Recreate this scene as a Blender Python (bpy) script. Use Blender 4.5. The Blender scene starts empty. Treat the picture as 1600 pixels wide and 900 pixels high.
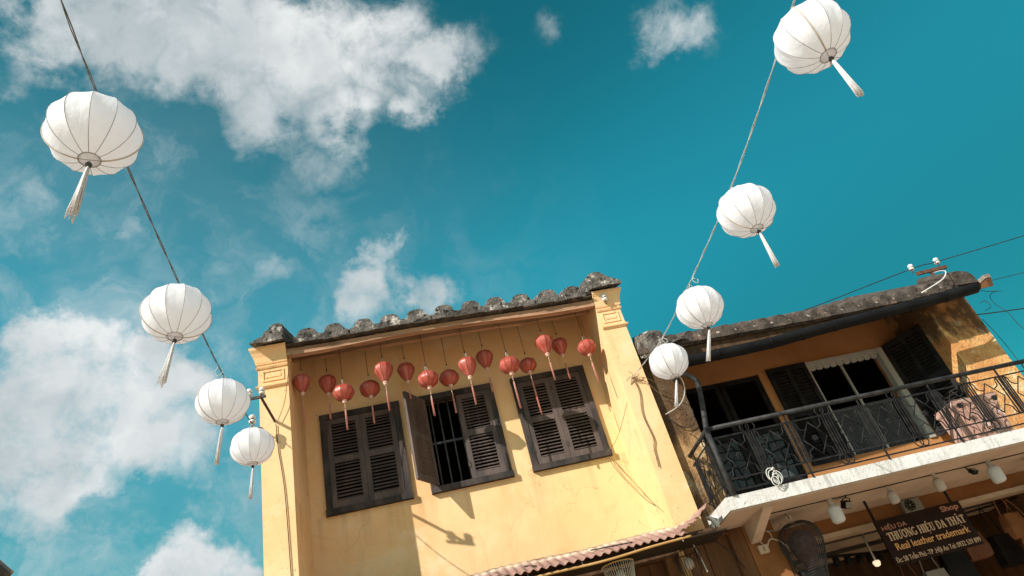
import bpy, math, random
from mathutils import Vector, Matrix, Quaternion, noise as mnoise

random.seed(7)
sc = bpy.context.scene
COL = sc.collection
R = math.radians

# ------------------------------------------------------------------ camera
cam_data = bpy.data.cameras.new('camera')
cam = bpy.data.objects.new('camera', cam_data)
COL.objects.link(cam)
CAM = Vector((0.0, 0.0, 1.6))
yaw, pitch, roll = R(11.09), R(34.25), R(-16.08)
fwd = Vector((math.sin(yaw) * math.cos(pitch), math.cos(yaw) * math.cos(pitch), math.sin(pitch)))
rgt = Vector((math.cos(yaw), -math.sin(yaw), 0))
upv = rgt.cross(fwd)
r2 = math.cos(roll) * rgt + math.sin(roll) * upv
u2 = -math.sin(roll) * rgt + math.cos(roll) * upv
m3 = Matrix((r2, u2, -fwd)).transposed()
cam.matrix_world = Matrix.Translation(CAM) @ m3.to_4x4()
cam_data.sensor_width = 36
cam_data.lens = 1080 / 1600 * 36
cam_data.clip_start = 0.05
cam_data.clip_end = 3000
sc.camera = cam

# ------------------------------------------------------------------ sun, sky, exposure
SUN = Vector((1.2, 0.9, -1.0)).normalized()          # direction the light travels
sun_data = bpy.data.lights.new('sun', 'SUN')
sun_data.energy = 4.15
sun_data.angle = R(0.5)
sun_data.color = (1.0, 0.93, 0.85)
sun = bpy.data.objects.new('sun', sun_data)
COL.objects.link(sun)
sun.rotation_mode = 'QUATERNION'
sun.rotation_quaternion = SUN.to_track_quat('-Z', 'Y')
sun.location = (-12, -9, 14)

vs = sc.view_settings
vs.view_transform = 'Standard'
vs.look = 'None'
vs.exposure = 0.7
vs.gamma = 1.0
vs.use_curve_mapping = False

# clouds: direction, angular radius, weight
BLOBS = [(-0.36,0.66,0.66,0.06,.27),(-0.30,0.70,0.65,0.05,.27),(-0.23,0.735,0.635,0.05,.27),(-0.40,0.62,0.675,0.05,.27),(-0.17,0.765,0.62,0.04,.27),(-0.12,0.70,0.70,0.035,.27),(-0.349,0.481,0.804,0.073,1.00),(-0.277,0.501,0.820,0.086,1.00),(-0.179,0.541,0.822,0.095,1.00),(-0.073,0.564,0.822,0.095,0.95),(0.025,0.574,0.818,0.086,0.90),(0.108,0.592,0.799,0.055,0.85),(0.150,0.576,0.804,0.042,0.50),(-0.138,0.620,0.773,0.067,0.75),(-0.031,0.632,0.774,0.067,0.70),(0.064,0.640,0.765,0.039,0.70),(-0.093,0.673,0.734,0.050,0.50),(-0.015,0.677,0.736,0.038,0.40),(-0.397,0.524,0.753,0.030,0.45),(0.245,0.556,0.794,0.030,0.40),(0.371,0.544,0.753,0.038,0.45),(0.406,0.532,0.743,0.046,0.55),(0.442,0.526,0.726,0.037,0.50),(-0.403,0.614,0.679,0.040,0.35),(-0.325,0.673,0.665,0.044,0.35),(-0.297,0.728,0.618,0.047,0.35),(-0.178,0.717,0.674,0.029,0.30),(-0.170,0.765,0.621,0.042,0.35),(-0.232,0.749,0.621,0.041,0.30),(-0.020,0.766,0.642,0.037,0.65),(-0.048,0.789,0.613,0.043,0.75),(-0.060,0.814,0.577,0.045,0.65),(0.015,0.804,0.594,0.050,0.75),(0.051,0.810,0.585,0.042,0.65),(-0.428,0.721,0.544,0.065,1.00),(-0.391,0.754,0.528,0.068,1.00),(-0.439,0.764,0.473,0.088,1.00),(-0.375,0.800,0.468,0.085,1.00),(-0.317,0.799,0.510,0.068,0.95),(-0.283,0.817,0.503,0.049,0.80),(-0.429,0.809,0.401,0.081,0.90),(-0.477,0.779,0.408,0.071,0.85),(-0.341,0.834,0.433,0.067,0.80),(-0.292,0.850,0.438,0.049,0.60),(-0.261,0.879,0.399,0.041,0.45),(-0.465,0.816,0.343,0.042,0.50),(-0.313,0.888,0.338,0.025,0.55),(-0.306,0.904,0.297,0.059,1.00),(-0.352,0.889,0.293,0.046,0.90),(-0.255,0.925,0.283,0.036,0.80)]

def build_world():
    w = bpy.data.worlds.new('World')
    sc.world = w
    w.use_nodes = True
    w.cycles.sampling_method = 'MANUAL'; w.cycles.sample_map_resolution = 256
    nt = w.node_tree
    nt.nodes.clear()
    N, L = nt.nodes, nt.links
    out = N.new('ShaderNodeOutputWorld')
    sky = N.new('ShaderNodeTexSky')
    sky.sky_type = 'NISHITA'
    sky.sun_disc = False
    sky.sun_elevation = math.asin(-SUN.z)
    sky.sun_rotation = math.atan2(-SUN.x, -SUN.y)
    sky.air_density = 1.0
    sky.dust_density = 0.35
    sky.altitude = 900
    sky.ozone_density = 1.0
    tint = N.new('ShaderNodeMixRGB'); tint.blend_type = 'MULTIPLY'; tint.inputs[0].default_value = 1
    tint.inputs[2].default_value = (0.12, 1.20, 0.90, 1)
    L.new(sky.outputs[0], tint.inputs[1])
    tc = N.new('ShaderNodeTexCoord')
    nrm = N.new('ShaderNodeVectorMath'); nrm.operation = 'NORMALIZE'
    L.new(tc.outputs['Generated'], nrm.inputs[0])
    # domain warp so that cloud edges curl
    wn = N.new('ShaderNodeTexNoise'); wn.inputs['Scale'].default_value = 10; wn.inputs['Detail'].default_value = 7; wn.inputs['Roughness'].default_value = .6
    L.new(nrm.outputs[0], wn.inputs['Vector'])
    ws = N.new('ShaderNodeVectorMath'); ws.operation = 'SUBTRACT'; ws.inputs[1].default_value = (.5, .5, .5)
    L.new(wn.outputs['Color'], ws.inputs[0])
    wm = N.new('ShaderNodeVectorMath'); wm.operation = 'SCALE'; wm.inputs['Scale'].default_value = 0.13
    L.new(ws.outputs[0], wm.inputs[0])
    wa = N.new('ShaderNodeVectorMath'); wa.operation = 'ADD'
    L.new(nrm.outputs[0], wa.inputs[0]); L.new(wm.outputs[0], wa.inputs[1])
    acc = cap = None
    def mth(op, a, b=None):
        n = N.new('ShaderNodeMath'); n.operation = op
        for i, s in enumerate((a, b)):
            if s is None: continue
            if isinstance(s, (int, float)): n.inputs[i].default_value = s
            else: L.new(s, n.inputs[i])
        return n.outputs[0]
    for x, y, z, r, s in BLOBS:
        d = N.new('ShaderNodeVectorMath'); d.operation = 'DISTANCE'
        L.new(wa.outputs[0], d.inputs[0]); d.inputs[1].default_value = (x, y, z)
        mr = N.new('ShaderNodeMapRange'); mr.interpolation_type = 'SMOOTHSTEP'
        mr.inputs['From Min'].default_value = r * 1.35; mr.inputs['From Max'].default_value = r * 0.15
        mr.inputs['To Min'].default_value = 0; mr.inputs['To Max'].default_value = s
        L.new(d.outputs['Value'], mr.inputs['Value'])
        acc = mr.outputs[0] if acc is None else mth('ADD', acc, mr.outputs[0])
        cap = mr.outputs[0] if cap is None else mth('MAXIMUM', cap, mr.outputs[0])
    acc = mth('MINIMUM', acc, 1.05)
    # out of view broken cloud goes on, made denser to whiten the ambient light
    gn = N.new('ShaderNodeTexNoise'); gn.inputs['Scale'].default_value = 3.2; gn.inputs['Detail'].default_value = 3
    L.new(nrm.outputs[0], gn.inputs['Vector'])
    gm = N.new('ShaderNodeMapRange'); gm.interpolation_type = 'SMOOTHSTEP'
    gm.inputs['From Min'].default_value = .34; gm.inputs['From Max'].default_value = .52
    gm.inputs['To Max'].default_value = .9
    L.new(gn.outputs[0], gm.inputs['Value'])
    da = N.new('ShaderNodeVectorMath'); da.operation = 'DOT_PRODUCT'
    L.new(nrm.outputs[0], da.inputs[0]); da.inputs[1].default_value = tuple(fwd)
    dm = N.new('ShaderNodeMapRange'); dm.interpolation_type = 'SMOOTHSTEP'
    dm.inputs['From Min'].default_value = .78; dm.inputs['From Max'].default_value = .62
    L.new(da.outputs['Value'], dm.inputs['Value'])
    outer = mth('MULTIPLY', gm.outputs[0], dm.outputs[0])
    acc = mth('ADD', acc, outer); cap = mth('ADD', cap, outer)
    # fractal break-up
    fn = N.new('ShaderNodeTexNoise'); fn.inputs['Scale'].default_value = 12; fn.inputs['Detail'].default_value = 9
    fn.inputs['Roughness'].default_value = .66; fn.inputs['Distortion'].default_value = .25
    L.new(nrm.outputs[0], fn.inputs['Vector'])
    dens = mth('ADD', acc, mth('MULTIPLY', mth('SUBTRACT', fn.outputs[0], .5), 2.5))
    cm = N.new('ShaderNodeMapRange'); cm.interpolation_type = 'SMOOTHSTEP'
    cm.inputs['From Min'].default_value = .10; cm.inputs['From Max'].default_value = 1.10
    cm.inputs['To Max'].default_value = .97
    L.new(dens, cm.inputs['Value'])
    gate = mth('MINIMUM', mth('ADD', mth('MULTIPLY', cap, 1.45), -.04), 1)
    gate = mth('MAXIMUM', gate, 0)
    mask = mth('MULTIPLY', cm.outputs[0], gate)
    # a thin high veil on the left half of the view
    vd = N.new('ShaderNodeVectorMath'); vd.operation = 'DISTANCE'
    L.new(wa.outputs[0], vd.inputs[0]); vd.inputs[1].default_value = (-.40, .80, .45)
    vm = N.new('ShaderNodeMapRange'); vm.interpolation_type = 'SMOOTHSTEP'
    vm.inputs['From Min'].default_value = .75; vm.inputs['From Max'].default_value = .1
    vm.inputs["To Max"].default_value = .55
    L.new(vd.outputs['Value'], vm.inputs['Value'])
    vn = N.new('ShaderNodeTexNoise'); vn.inputs['Scale'].default_value = 8; vn.inputs['Detail'].default_value = 8; vn.inputs['Roughness'].default_value = .6
    vn.inputs['Distortion'].default_value = .6
    L.new(wa.outputs[0], vn.inputs['Vector'])
    vr = N.new('ShaderNodeMapRange'); vr.interpolation_type = 'SMOOTHSTEP'
    vr.inputs['From Min'].default_value = .44; vr.inputs['From Max'].default_value = .78
    vr.inputs['To Min'].default_value = .16
    L.new(vn.outputs[0], vr.inputs['Value'])
    veil = mth('MULTIPLY', vm.outputs[0], vr.outputs[0])
    mask = mth('MAXIMUM', mask, veil)
    # cloud tone: fluffy light and grey
    tn = N.new('ShaderNodeTexNoise'); tn.inputs['Scale'].default_value = 7; tn.inputs['Detail'].default_value = 6
    L.new(wa.outputs[0], tn.inputs['Vector'])
    tr = N.new('ShaderNodeMapRange'); tr.inputs['From Min'].default_value = .36; tr.inputs['From Max'].default_value = .64
    L.new(tn.outputs[0], tr.inputs['Value'])
    cc = N.new('ShaderNodeMixRGB')
    cc.inputs[1].default_value = (.31, .35, .365, 1); cc.inputs[2].default_value = (.53, .54, .54, 1)
    L.new(tr.outputs[0], cc.inputs[0])
    b1 = N.new('ShaderNodeBackground'); b1.inputs['Strength'].default_value = 0.098
    ds = N.new('ShaderNodeVectorMath'); ds.operation = 'DOT_PRODUCT'
    L.new(nrm.outputs[0], ds.inputs[0]); ds.inputs[1].default_value = tuple(-SUN)
    dk = N.new('ShaderNodeMapRange'); dk.interpolation_type = 'SMOOTHSTEP'
    dk.inputs['From Min'].default_value = -.55; dk.inputs['From Max'].default_value = -.15
    dk.inputs['To Min'].default_value = .66; dk.inputs['To Max'].default_value = 1.12
    L.new(ds.outputs['Value'], dk.inputs['Value'])
    sz = N.new('ShaderNodeSeparateXYZ'); L.new(nrm.outputs[0], sz.inputs[0])
    zk = N.new('ShaderNodeMapRange'); zk.interpolation_type = 'SMOOTHSTEP'
    zk.inputs['From Min'].default_value = .52; zk.inputs['From Max'].default_value = .88
    zk.inputs['To Min'].default_value = 1.04; zk.inputs['To Max'].default_value = .62
    L.new(sz.outputs[2], zk.inputs['Value'])
    zl = N.new('ShaderNodeMapRange'); zl.interpolation_type = 'SMOOTHSTEP'
    zl.inputs['From Min'].default_value = .28; zl.inputs['From Max'].default_value = .56
    zl.inputs['To Min'].default_value = .68; zl.inputs['To Max'].default_value = 1.0
    L.new(sz.outputs[2], zl.inputs['Value'])
    deep = N.new('ShaderNodeVectorMath'); deep.operation = 'SCALE'
    L.new(tint.outputs[0], deep.inputs[0]); L.new(mth('MULTIPLY', dk.outputs[0], mth('MULTIPLY', zl.outputs[0], zk.outputs[0])), deep.inputs['Scale'])
    L.new(deep.outputs[0], b1.inputs['Color'])
    b2 = N.new('ShaderNodeBackground'); b2.inputs['Strength'].default_value = 1.0
    L.new(cc.outputs[0], b2.inputs['Color'])
    mx = N.new('ShaderNodeMixShader')
    L.new(mask, mx.inputs[0]); L.new(b1.outputs[0], mx.inputs[1]); L.new(b2.outputs[0], mx.inputs[2])
    L.new(mx.outputs[0], out.inputs['Surface'])
build_world()

# ------------------------------------------------------------------ materials
class NT:
    """small helper round a material node tree"""
    def __init__(self, name):
        self.m = bpy.data.materials.new(name)
        self.m.use_nodes = True
        self.nt = self.m.node_tree
        self.N, self.L = self.nt.nodes, self.nt.links
        self.bsdf = self.N['Principled BSDF']
        self.out = self.N['Material Output']
        self.pos = None
    def vec(self, scale=(1, 1, 1), obj=False):
        if obj:
            s = self.N.new('ShaderNodeTexCoord').outputs['Object']
        else:
            s = self.N.new('ShaderNodeNewGeometry').outputs['Position']
        mp = self.N.new('ShaderNodeMapping'); mp.inputs['Scale'].default_value = scale
        self.L.new(s, mp.inputs['Vector'])
        return mp.outputs[0]
    def noise(self, scale, lo=.4, hi=.6, detail=5, rough=.55, stretch=(1, 1, 1), obj=False, dist=0):
        n = self.N.new('ShaderNodeTexNoise')
        n.inputs['Scale'].default_value = scale; n.inputs['Detail'].default_value = detail
        n.inputs['Roughness'].default_value = rough; n.inputs['Distortion'].default_value = dist
        self.L.new(self.vec(stretch, obj), n.inputs['Vector'])
        mr = self.N.new('ShaderNodeMapRange')
        mr.inputs['From Min'].default_value = lo; mr.inputs['From Max'].default_value = hi
        self.L.new(n.outputs[0], mr.inputs['Value'])
        return mr.outputs[0]
    def axis(self, ax, a, b, obj=False):
        sp = self.N.new('ShaderNodeSeparateXYZ')
        self.L.new(self.vec(obj=obj), sp.inputs[0])
        mr = self.N.new('ShaderNodeMapRange'); mr.interpolation_type = 'SMOOTHSTEP'
        mr.inputs['From Min'].default_value = a; mr.inputs['From Max'].default_value = b
        self.L.new(sp.outputs[ax], mr.inputs['Value'])
        return mr.outputs[0]
    def math(self, op, a, b):
        n = self.N.new('ShaderNodeMath'); n.operation = op; n.use_clamp = True
        for i, s in enumerate((a, b)):
            if isinstance(s, (int, float)): n.inputs[i].default_value = s
            else: self.L.new(s, n.inputs[i])
        return n.outputs[0]
    def mix(self, f, a, b, blend='MIX'):
        n = self.N.new('ShaderNodeMixRGB'); n.blend_type = blend
        for i, s in enumerate((f, a, b)):
            if isinstance(s, (int, float)): n.inputs[i].default_value = s
            elif isinstance(s, (tuple, list)): n.inputs[i].default_value = (s[0], s[1], s[2], 1)
            else: self.L.new(s, n.inputs[i])
        return n.outputs[0]
    def done(self, col, rough=.85, spec=.25, bump=None, bdist=.01, bstr=.5, metal=0):
        if isinstance(col, (tuple, list)): self.bsdf.inputs['Base Color'].default_value = (*col[:3], 1)
        else: self.L.new(col, self.bsdf.inputs['Base Color'])
        self.bsdf.inputs['Roughness'].default_value = rough
        self.bsdf.inputs['Specular IOR Level'].default_value = spec
        self.bsdf.inputs['Metallic'].default_value = metal
        if bump is not None:
            b = self.N.new('ShaderNodeBump'); b.inputs['Distance'].default_value = bdist; b.inputs['Strength'].default_value = bstr
            self.L.new(bump, b.inputs['Height']); self.L.new(b.outputs[0], self.bsdf.inputs['Normal'])
        return self.m

M = {}
def two(name, a, b, scale=4, lo=.38, hi=.62, rough=.85, spec=.08, stretch=(1, 1, 1), bs=None, bdist=.004, metal=0, obj=False):
    t = NT(name)
    c = t.mix(t.noise(scale, lo, hi, stretch=stretch, obj=obj), a, b)
    bump = t.noise(bs, .3, .7, obj=obj, stretch=stretch) if bs else None
    M[name] = t.done(c, rough, spec, bump, bdist, metal=metal)
    return M[name]

def ochre_plaster():
    t = NT('ochre_plaster')
    c = t.mix(t.noise(1.1, .35, .65), (.78, .485, .24), (.81, .54, .30))
    c = t.mix(t.math('MULTIPLY', t.noise(2.3, .50, .72, 6), .45), c, (.80, .62, .36))
    # limewash turns lime yellow towards the inner side of the right pier
    g = t.math('MULTIPLY', t.axis(0, .7, 2.4), t.math('SUBTRACT', 1, t.axis(0, 2.505, 2.515)))
    g = t.math('MULTIPLY', g, t.math('SUBTRACT', 1, t.axis(2, 4.9, 5.5)))
    g = t.math('MULTIPLY', g, t.noise(1.6, .12, .55))
    c = t.mix(t.math('MULTIPLY', g, .5), c, (.68, .58, .27))
    # pier fronts were repainted paler
    # rain streaks, trowel patches, grime specks
    st = t.noise(5, .56, .78, 6, stretch=(1, 1, .12))
    c = t.mix(t.math('MULTIPLY', st, .30), c, (.42, .24, .09))
    c = t.mix(t.math('MULTIPLY', t.noise(3.4, .60, .66, 3), .16), c, (.45, .30, .14))
    c = t.mix(t.math('MULTIPLY', t.noise(34, .70, .74, 2), .75), c, (.16, .10, .05))
    c = t.mix(t.math('MULTIPLY', t.noise(11, .72, .75, 8), .6), c, (.30, .20, .10))
    # dirty runs below the sills
    run = t.math('MULTIPLY', t.noise(7, .50, .68, 6, stretch=(1, 1, .05)), t.math('MULTIPLY', t.axis(2, 3.95, 4.6), t.math('SUBTRACT', 1, t.axis(2, 4.62, 4.64))))
    c = t.mix(t.math('MULTIPLY', run, .42), c, (.33, .22, .12))
    # damp patches and hairline cracks
    c = t.mix(t.math('MULTIPLY', t.noise(.9, .55, .70, 6, .6, stretch=(1, 1, .6)), .35), c, (.60, .36, .15))
    c = t.mix(t.math('MULTIPLY', t.noise(1.7, .58, .63, 9, .7), .30), c, (.80, .66, .45))
    vo = t.N.new('ShaderNodeTexVoronoi'); vo.feature = 'DISTANCE_TO_EDGE'; vo.inputs['Scale'].default_value = 1.5
    wv = t.N.new('ShaderNodeTexNoise'); wv.inputs['Scale'].default_value = 4; wv.inputs['Detail'].default_value = 5
    pv = t.vec(); t.L.new(pv, wv.inputs['Vector'])
    ad = t.N.new('ShaderNodeVectorMath'); ad.operation = 'MULTIPLY_ADD'; ad.inputs[1].default_value = (.35, .35, .35)
    t.L.new(wv.outputs['Color'], ad.inputs[0]); t.L.new(pv, ad.inputs[2]); t.L.new(ad.outputs[0], vo.inputs['Vector'])
    cr = t.N.new('ShaderNodeMapRange'); cr.inputs['From Min'].default_value = .006; cr.inputs['From Max'].default_value = .001
    t.L.new(vo.outputs['Distance'], cr.inputs['Value'])
    crk = t.math('MULTIPLY', cr.outputs[0], t.noise(1.3, .50, .58, 3))
    c = t.mix(t.math('MULTIPLY', crk, .55), c, (.26, .15, .07))
    b = t.math('ADD', t.math('MULTIPLY', t.noise(60, .2, .8, 4), .25), t.math('MULTIPLY', t.noise(3, .2, .8, 4), .75))
    M['ochre'] = t.done(c, .92, .06, b, .018, .42)
ochre_plaster()

def stained_plaster(name, za, zb, amount, base):
    t = NT(name)
    c = t.mix(t.noise(3, .4, .6), base[0], base[1])
    # pale bare plaster showing where the paint fell
    c = t.mix(t.noise(2.6, .53, .58, 8, .6), c, base[2])
    # black lichen from the top down and patches of it lower
    up = t.axis(2, za, zb)
    k = t.math('ADD', t.math('MULTIPLY', up, .40), t.math('MULTIPLY', t.noise(2.2, .25, .75, 9, .65, stretch=(1.3, 1, .7)), .6))
    mr = t.N.new('ShaderNodeMapRange'); mr.inputs['From Min'].default_value = .62 - amount; mr.inputs['From Max'].default_value = .78 - amount
    t.L.new(k, mr.inputs['Value'])
    c = t.mix(t.math('MULTIPLY', mr.outputs[0], .9), c, (.062, .038, .024))
    c = t.mix(t.math('MULTIPLY', t.noise(24, .5, .7, 6), .5), c, (.17, .095, .045))
    c = t.mix(t.math('MULTIPLY', t.noise(60, .58, .66, 4), .5), c, (.05, .035, .02))
    M[name] = t.done(c, .93, .1, t.noise(30, .25, .75, 8), .012, .8)
stained_plaster('stained', 4.4, 5.35, .10, ((.56, .26, .095), (.66, .38, .15), (.74, .54, .30)))
stained_plaster('stained_dark', 4.1, 5.2, .38, ((.34, .19, .085), (.46, .28, .13), (.60, .45, .28)))

def mortar():
    t = NT('weathered_mortar')
    c = t.mix(t.noise(6, .35, .65, 8), (.055, .05, .045), (.20, .18, .16))
    c = t.mix(t.noise(9, .55, .66, 9, .65), c, (.55, .50, .45))
    c = t.mix(t.noise(15, .57, .64, 8), c, (.022, .02, .018))
    M['mortar'] = t.done(c, .95, .1, t.noise(26, .2, .8, 9, .6), .03, 1)
mortar()

def slab_white():
    t = NT('streaked_whitewash')
    c = t.mix(t.noise(4, .35, .65), (.66, .65, .63), (.54, .53, .51))
    c = t.mix(t.math('MULTIPLY', t.noise(13, .52, .70, 7, .65, stretch=(1.5, 1, .22)), .55), c, (.20, .185, .17))
    c = t.mix(t.noise(22, .62, .68, 6), c, (.34, .30, .27))
    M['slab'] = t.done(c, .9, .1, t.noise(40, .3, .7), .006, .5)
slab_white()

def fabric(name, col, col2, trans, sheen=0, rough=.6, spec=.3):
    t = NT(name)
    c = t.mix(t.noise(9, .35, .65, obj=True), col, col2)
    wr = t.noise(16, .25, .75, 5, .6, stretch=(1, 1, .45), obj=True)
    t.done(c, rough, spec, wr, .010, .55)
    tr = t.N.new('ShaderNodeBsdfTranslucent'); t.L.new(c, tr.inputs['Color'])
    mx = t.N.new('ShaderNodeMixShader'); mx.inputs[0].default_value = trans
    t.L.new(t.bsdf.outputs[0], mx.inputs[1]); t.L.new(tr.outputs[0], mx.inputs[2])
    t.L.new(mx.outputs[0], t.out.inputs['Surface'])
    M[name] = t.m
fabric('white_silk', (.91, .92, .955), (.88, .89, .925), .5)
fabric('red_silk', (.50, .085, .055), (.64, .17, .125), .32, rough=.34, spec=.55)
fabric('tassel_white', (.82, .80, .80), (.72, .70, .70), .3)
fabric('tassel_red', (.66, .25, .20), (.72, .36, .30), .3)
two('seam', (.44, .38, .33), (.52, .46, .40), 12)
two('rib_wire', (.24, .22, .21), (.32, .30, .29), 12)
two('black_bead', (.015, .015, .015), (.03, .03, .03), 20, rough=.35, spec=.5)
two('turned_wood', (.55, .34, .26), (.66, .46, .38), 20)
two('cord', (.10, .105, .10), (.19, .19, .18), 40)
two('pale_cord', (.55, .54, .50), (.40, .40, .38), 40)
two('thin_wire', (.02, .02, .02), (.05, .045, .04), 30)
two('brown_wire', (.14, .08, .05), (.22, .14, .08), 30)
t = NT('shutter_paint')
c = t.mix(t.noise(5, .35, .65, 6, stretch=(1, 1, .35)), (.064, .052, .048), (.120, .088, .078))
c = t.mix(t.math('MULTIPLY', t.noise(16, .55, .7, 7, stretch=(1, 1, .15)), .5), c, (.19, .145, .13))
M['shutter'] = t.done(c, .72, .25, t.noise(40, .3, .7, 6, stretch=(1, 1, .08)), .003, .6)
two('frame_paint', (.030, .029, .029), (.075, .060, .055), 6, stretch=(1, 1, .4), rough=.75, bs=40)
two('iron_bar', (.05, .055, .06), (.085, .09, .095), 12, rough=.55)
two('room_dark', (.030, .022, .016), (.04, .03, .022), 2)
t = NT('eave_wood')
c = t.mix(t.noise(4, .3, .7, 7, stretch=(.25, 2, 2)), (.26, .14, .08), (.50, .30, .19))
c = t.mix(t.math('MULTIPLY', t.noise(9, .56, .7, 6, stretch=(.2, 1, 1)), .7), c, (.12, .065, .04))
M['eave_wood'] = t.done(c, .85, .15, t.noise(20, .3, .7, 6, stretch=(.15, 2, 2)), .008, .8)
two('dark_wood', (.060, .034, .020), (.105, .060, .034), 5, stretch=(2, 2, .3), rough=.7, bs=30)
two('plank_brown', (.105, .050, .024), (.155, .078, .037), 4, stretch=(2, 2, .25), rough=.65, bs=25)
two('tile', (.13, .115, .10), (.26, .23, .205), 7, bs=30, bdist=.01)
t = NT('old_roof_tile')
c = t.mix(t.noise(7, .35, .65, 7), (.038, .031, .026), (.10, .082, .068))
c = t.mix(t.math('MULTIPLY', t.noise(6, .57, .70, 7), .6), c, (.22, .145, .115))
M['old_tile'] = t.done(c, .95, .1, t.noise(30, .25, .75, 8), .012, .9)
t = NT('corrugated_sheet')
c = t.mix(t.noise(4, .35, .65, 6), (.26, .15, .118), (.35, .21, .17))
c = t.mix(t.math('MULTIPLY', t.axis(1, 7.25, 7.52), t.noise(5, .35, .6, 6)), c, (.72, .60, .45))
c = t.mix(t.math('MULTIPLY', t.noise(15, .62, .70, 6), .8), c, (.10, .07, .06))
M['sheet'] = t.done(c, .9, .15, t.noise(50, .3, .7), .004, .5)
two('pale_mortar', (.13, .105, .09), (.30, .24, .205), 14, bs=30)
two('bamboo', (.45, .26, .10), (.56, .35, .15), 6, rough=.6)
two('gutter_plastic', (.006, .006, .0065), (.011, .011, .0115), 5, rough=.6, spec=.08, bs=14)
two('grey_iron', (.018, .0185, .019), (.040, .040, .041), 9, rough=.55, spec=.2, bs=40, bdist=.002)
two('wrought_iron', (.012, .012, .013), (.026, .025, .025), 14, rough=.55)
two('umber_plaster', (.20, .085, .032), (.27, .12, .048), 2.2, bs=40, rough=.9)
two('door_wall', (.34, .15, .055), (.42, .20, .08), 1.5, bs=40, rough=.9)
two('cream_trim', (.40, .30, .21), (.48, .37, .27), 4, bs=30)
two('soffit', (.46, .36, .29), (.53, .42, .34), 2.5, bs=30)
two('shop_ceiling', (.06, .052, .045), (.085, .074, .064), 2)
two('black_door', (.010, .009, .009), (.022, .02, .019), 6, rough=.5)
two('slate', (.03, .037, .038), (.055, .066, .068), 9, rough=.45, spec=.2)
two('pale_frame', (.33, .315, .28), (.42, .40, .355), 5, stretch=(1, 1, .3))
two('louvre_grey', (.05, .05, .052), (.075, .075, .077), 5, stretch=(1, 1, .2), rough=.6)
t = NT('pink_planter')
c = t.mix(t.noise(6, .35, .65), (.36, .21, .165), (.45, .285, .23))
c = t.mix(t.math('MULTIPLY', t.noise(5, .60, .66, 8), .6), c, (.70, .62, .57))
M['planter'] = t.done(c, .9, .15, t.noise(30, .3, .7), .006, .7)
two('porcelain', (.78, .78, .76), (.68, .68, .66), 10, rough=.25, spec=.5)
two('rust', (.09, .045, .03), (.16, .08, .05), 18, rough=.85, bs=60, bdist=.003)
two('dark_iron', (.05, .042, .036), (.10, .08, .065), 20, rough=.8)
two('bulb_plastic', (.50, .50, .51), (.54, .54, .55), 3, rough=.35)
two('bulb_plastic_aged', (.36, .31, .27), (.41, .36, .31), 3, rough=.35)
two('bulb_collar', (.40, .37, .34), (.46, .43, .40), 3, rough=.4)
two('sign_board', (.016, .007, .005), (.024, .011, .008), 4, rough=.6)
two('sign_orange', (.60, .29, .11), (.66, .34, .14), 5, rough=.7)
two('sign_pale', (.48, .32, .21), (.54, .37, .25), 5, rough=.7)
two('sign_pink', (.36, .17, .115), (.41, .20, .14), 5, rough=.7)
two('white_plastic', (.60, .60, .57), (.66, .66, .63), 5, rough=.5)
two('vent_grey', (.20, .185, .16), (.26, .24, .21), 5, rough=.6)
two('rattan', (.60, .52, .42), (.70, .62, .52), 20)
two('mesh_black', (.018, .02, .02), (.03, .033, .033), 20, rough=.4, spec=.5)
two('mesh_pink', (.075, .04, .04), (.12, .065, .06), 20)
two('leather_tan', (.24, .10, .045), (.32, .14, .06), 5, rough=.55, spec=.12)
two('leather_brown', (.11, .045, .025), (.16, .07, .04), 5, rough=.55, spec=.12)
two('leather_black', (.006, .005, .005), (.012, .010, .010), 5, rough=.5, spec=.12)
two('leather_grey', (.22, .20, .18), (.28, .26, .24), 5, rough=.5)
two('street_stone', (.46, .335, .225), (.52, .385, .265), 1.5, bs=14)
two('dark_roof', (.035, .037, .038), (.06, .063, .065), 6, bs=20)
def glow(name, col, s):
    t = NT(name)
    t.bsdf.inputs['Emission Color'].default_value = (*col, 1)
    t.bsdf.inputs['Emission Strength'].default_value = s
    M[name] = t.done(col, .4)
glow('lit_bulb', (1, .80, .55), .55)

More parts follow.
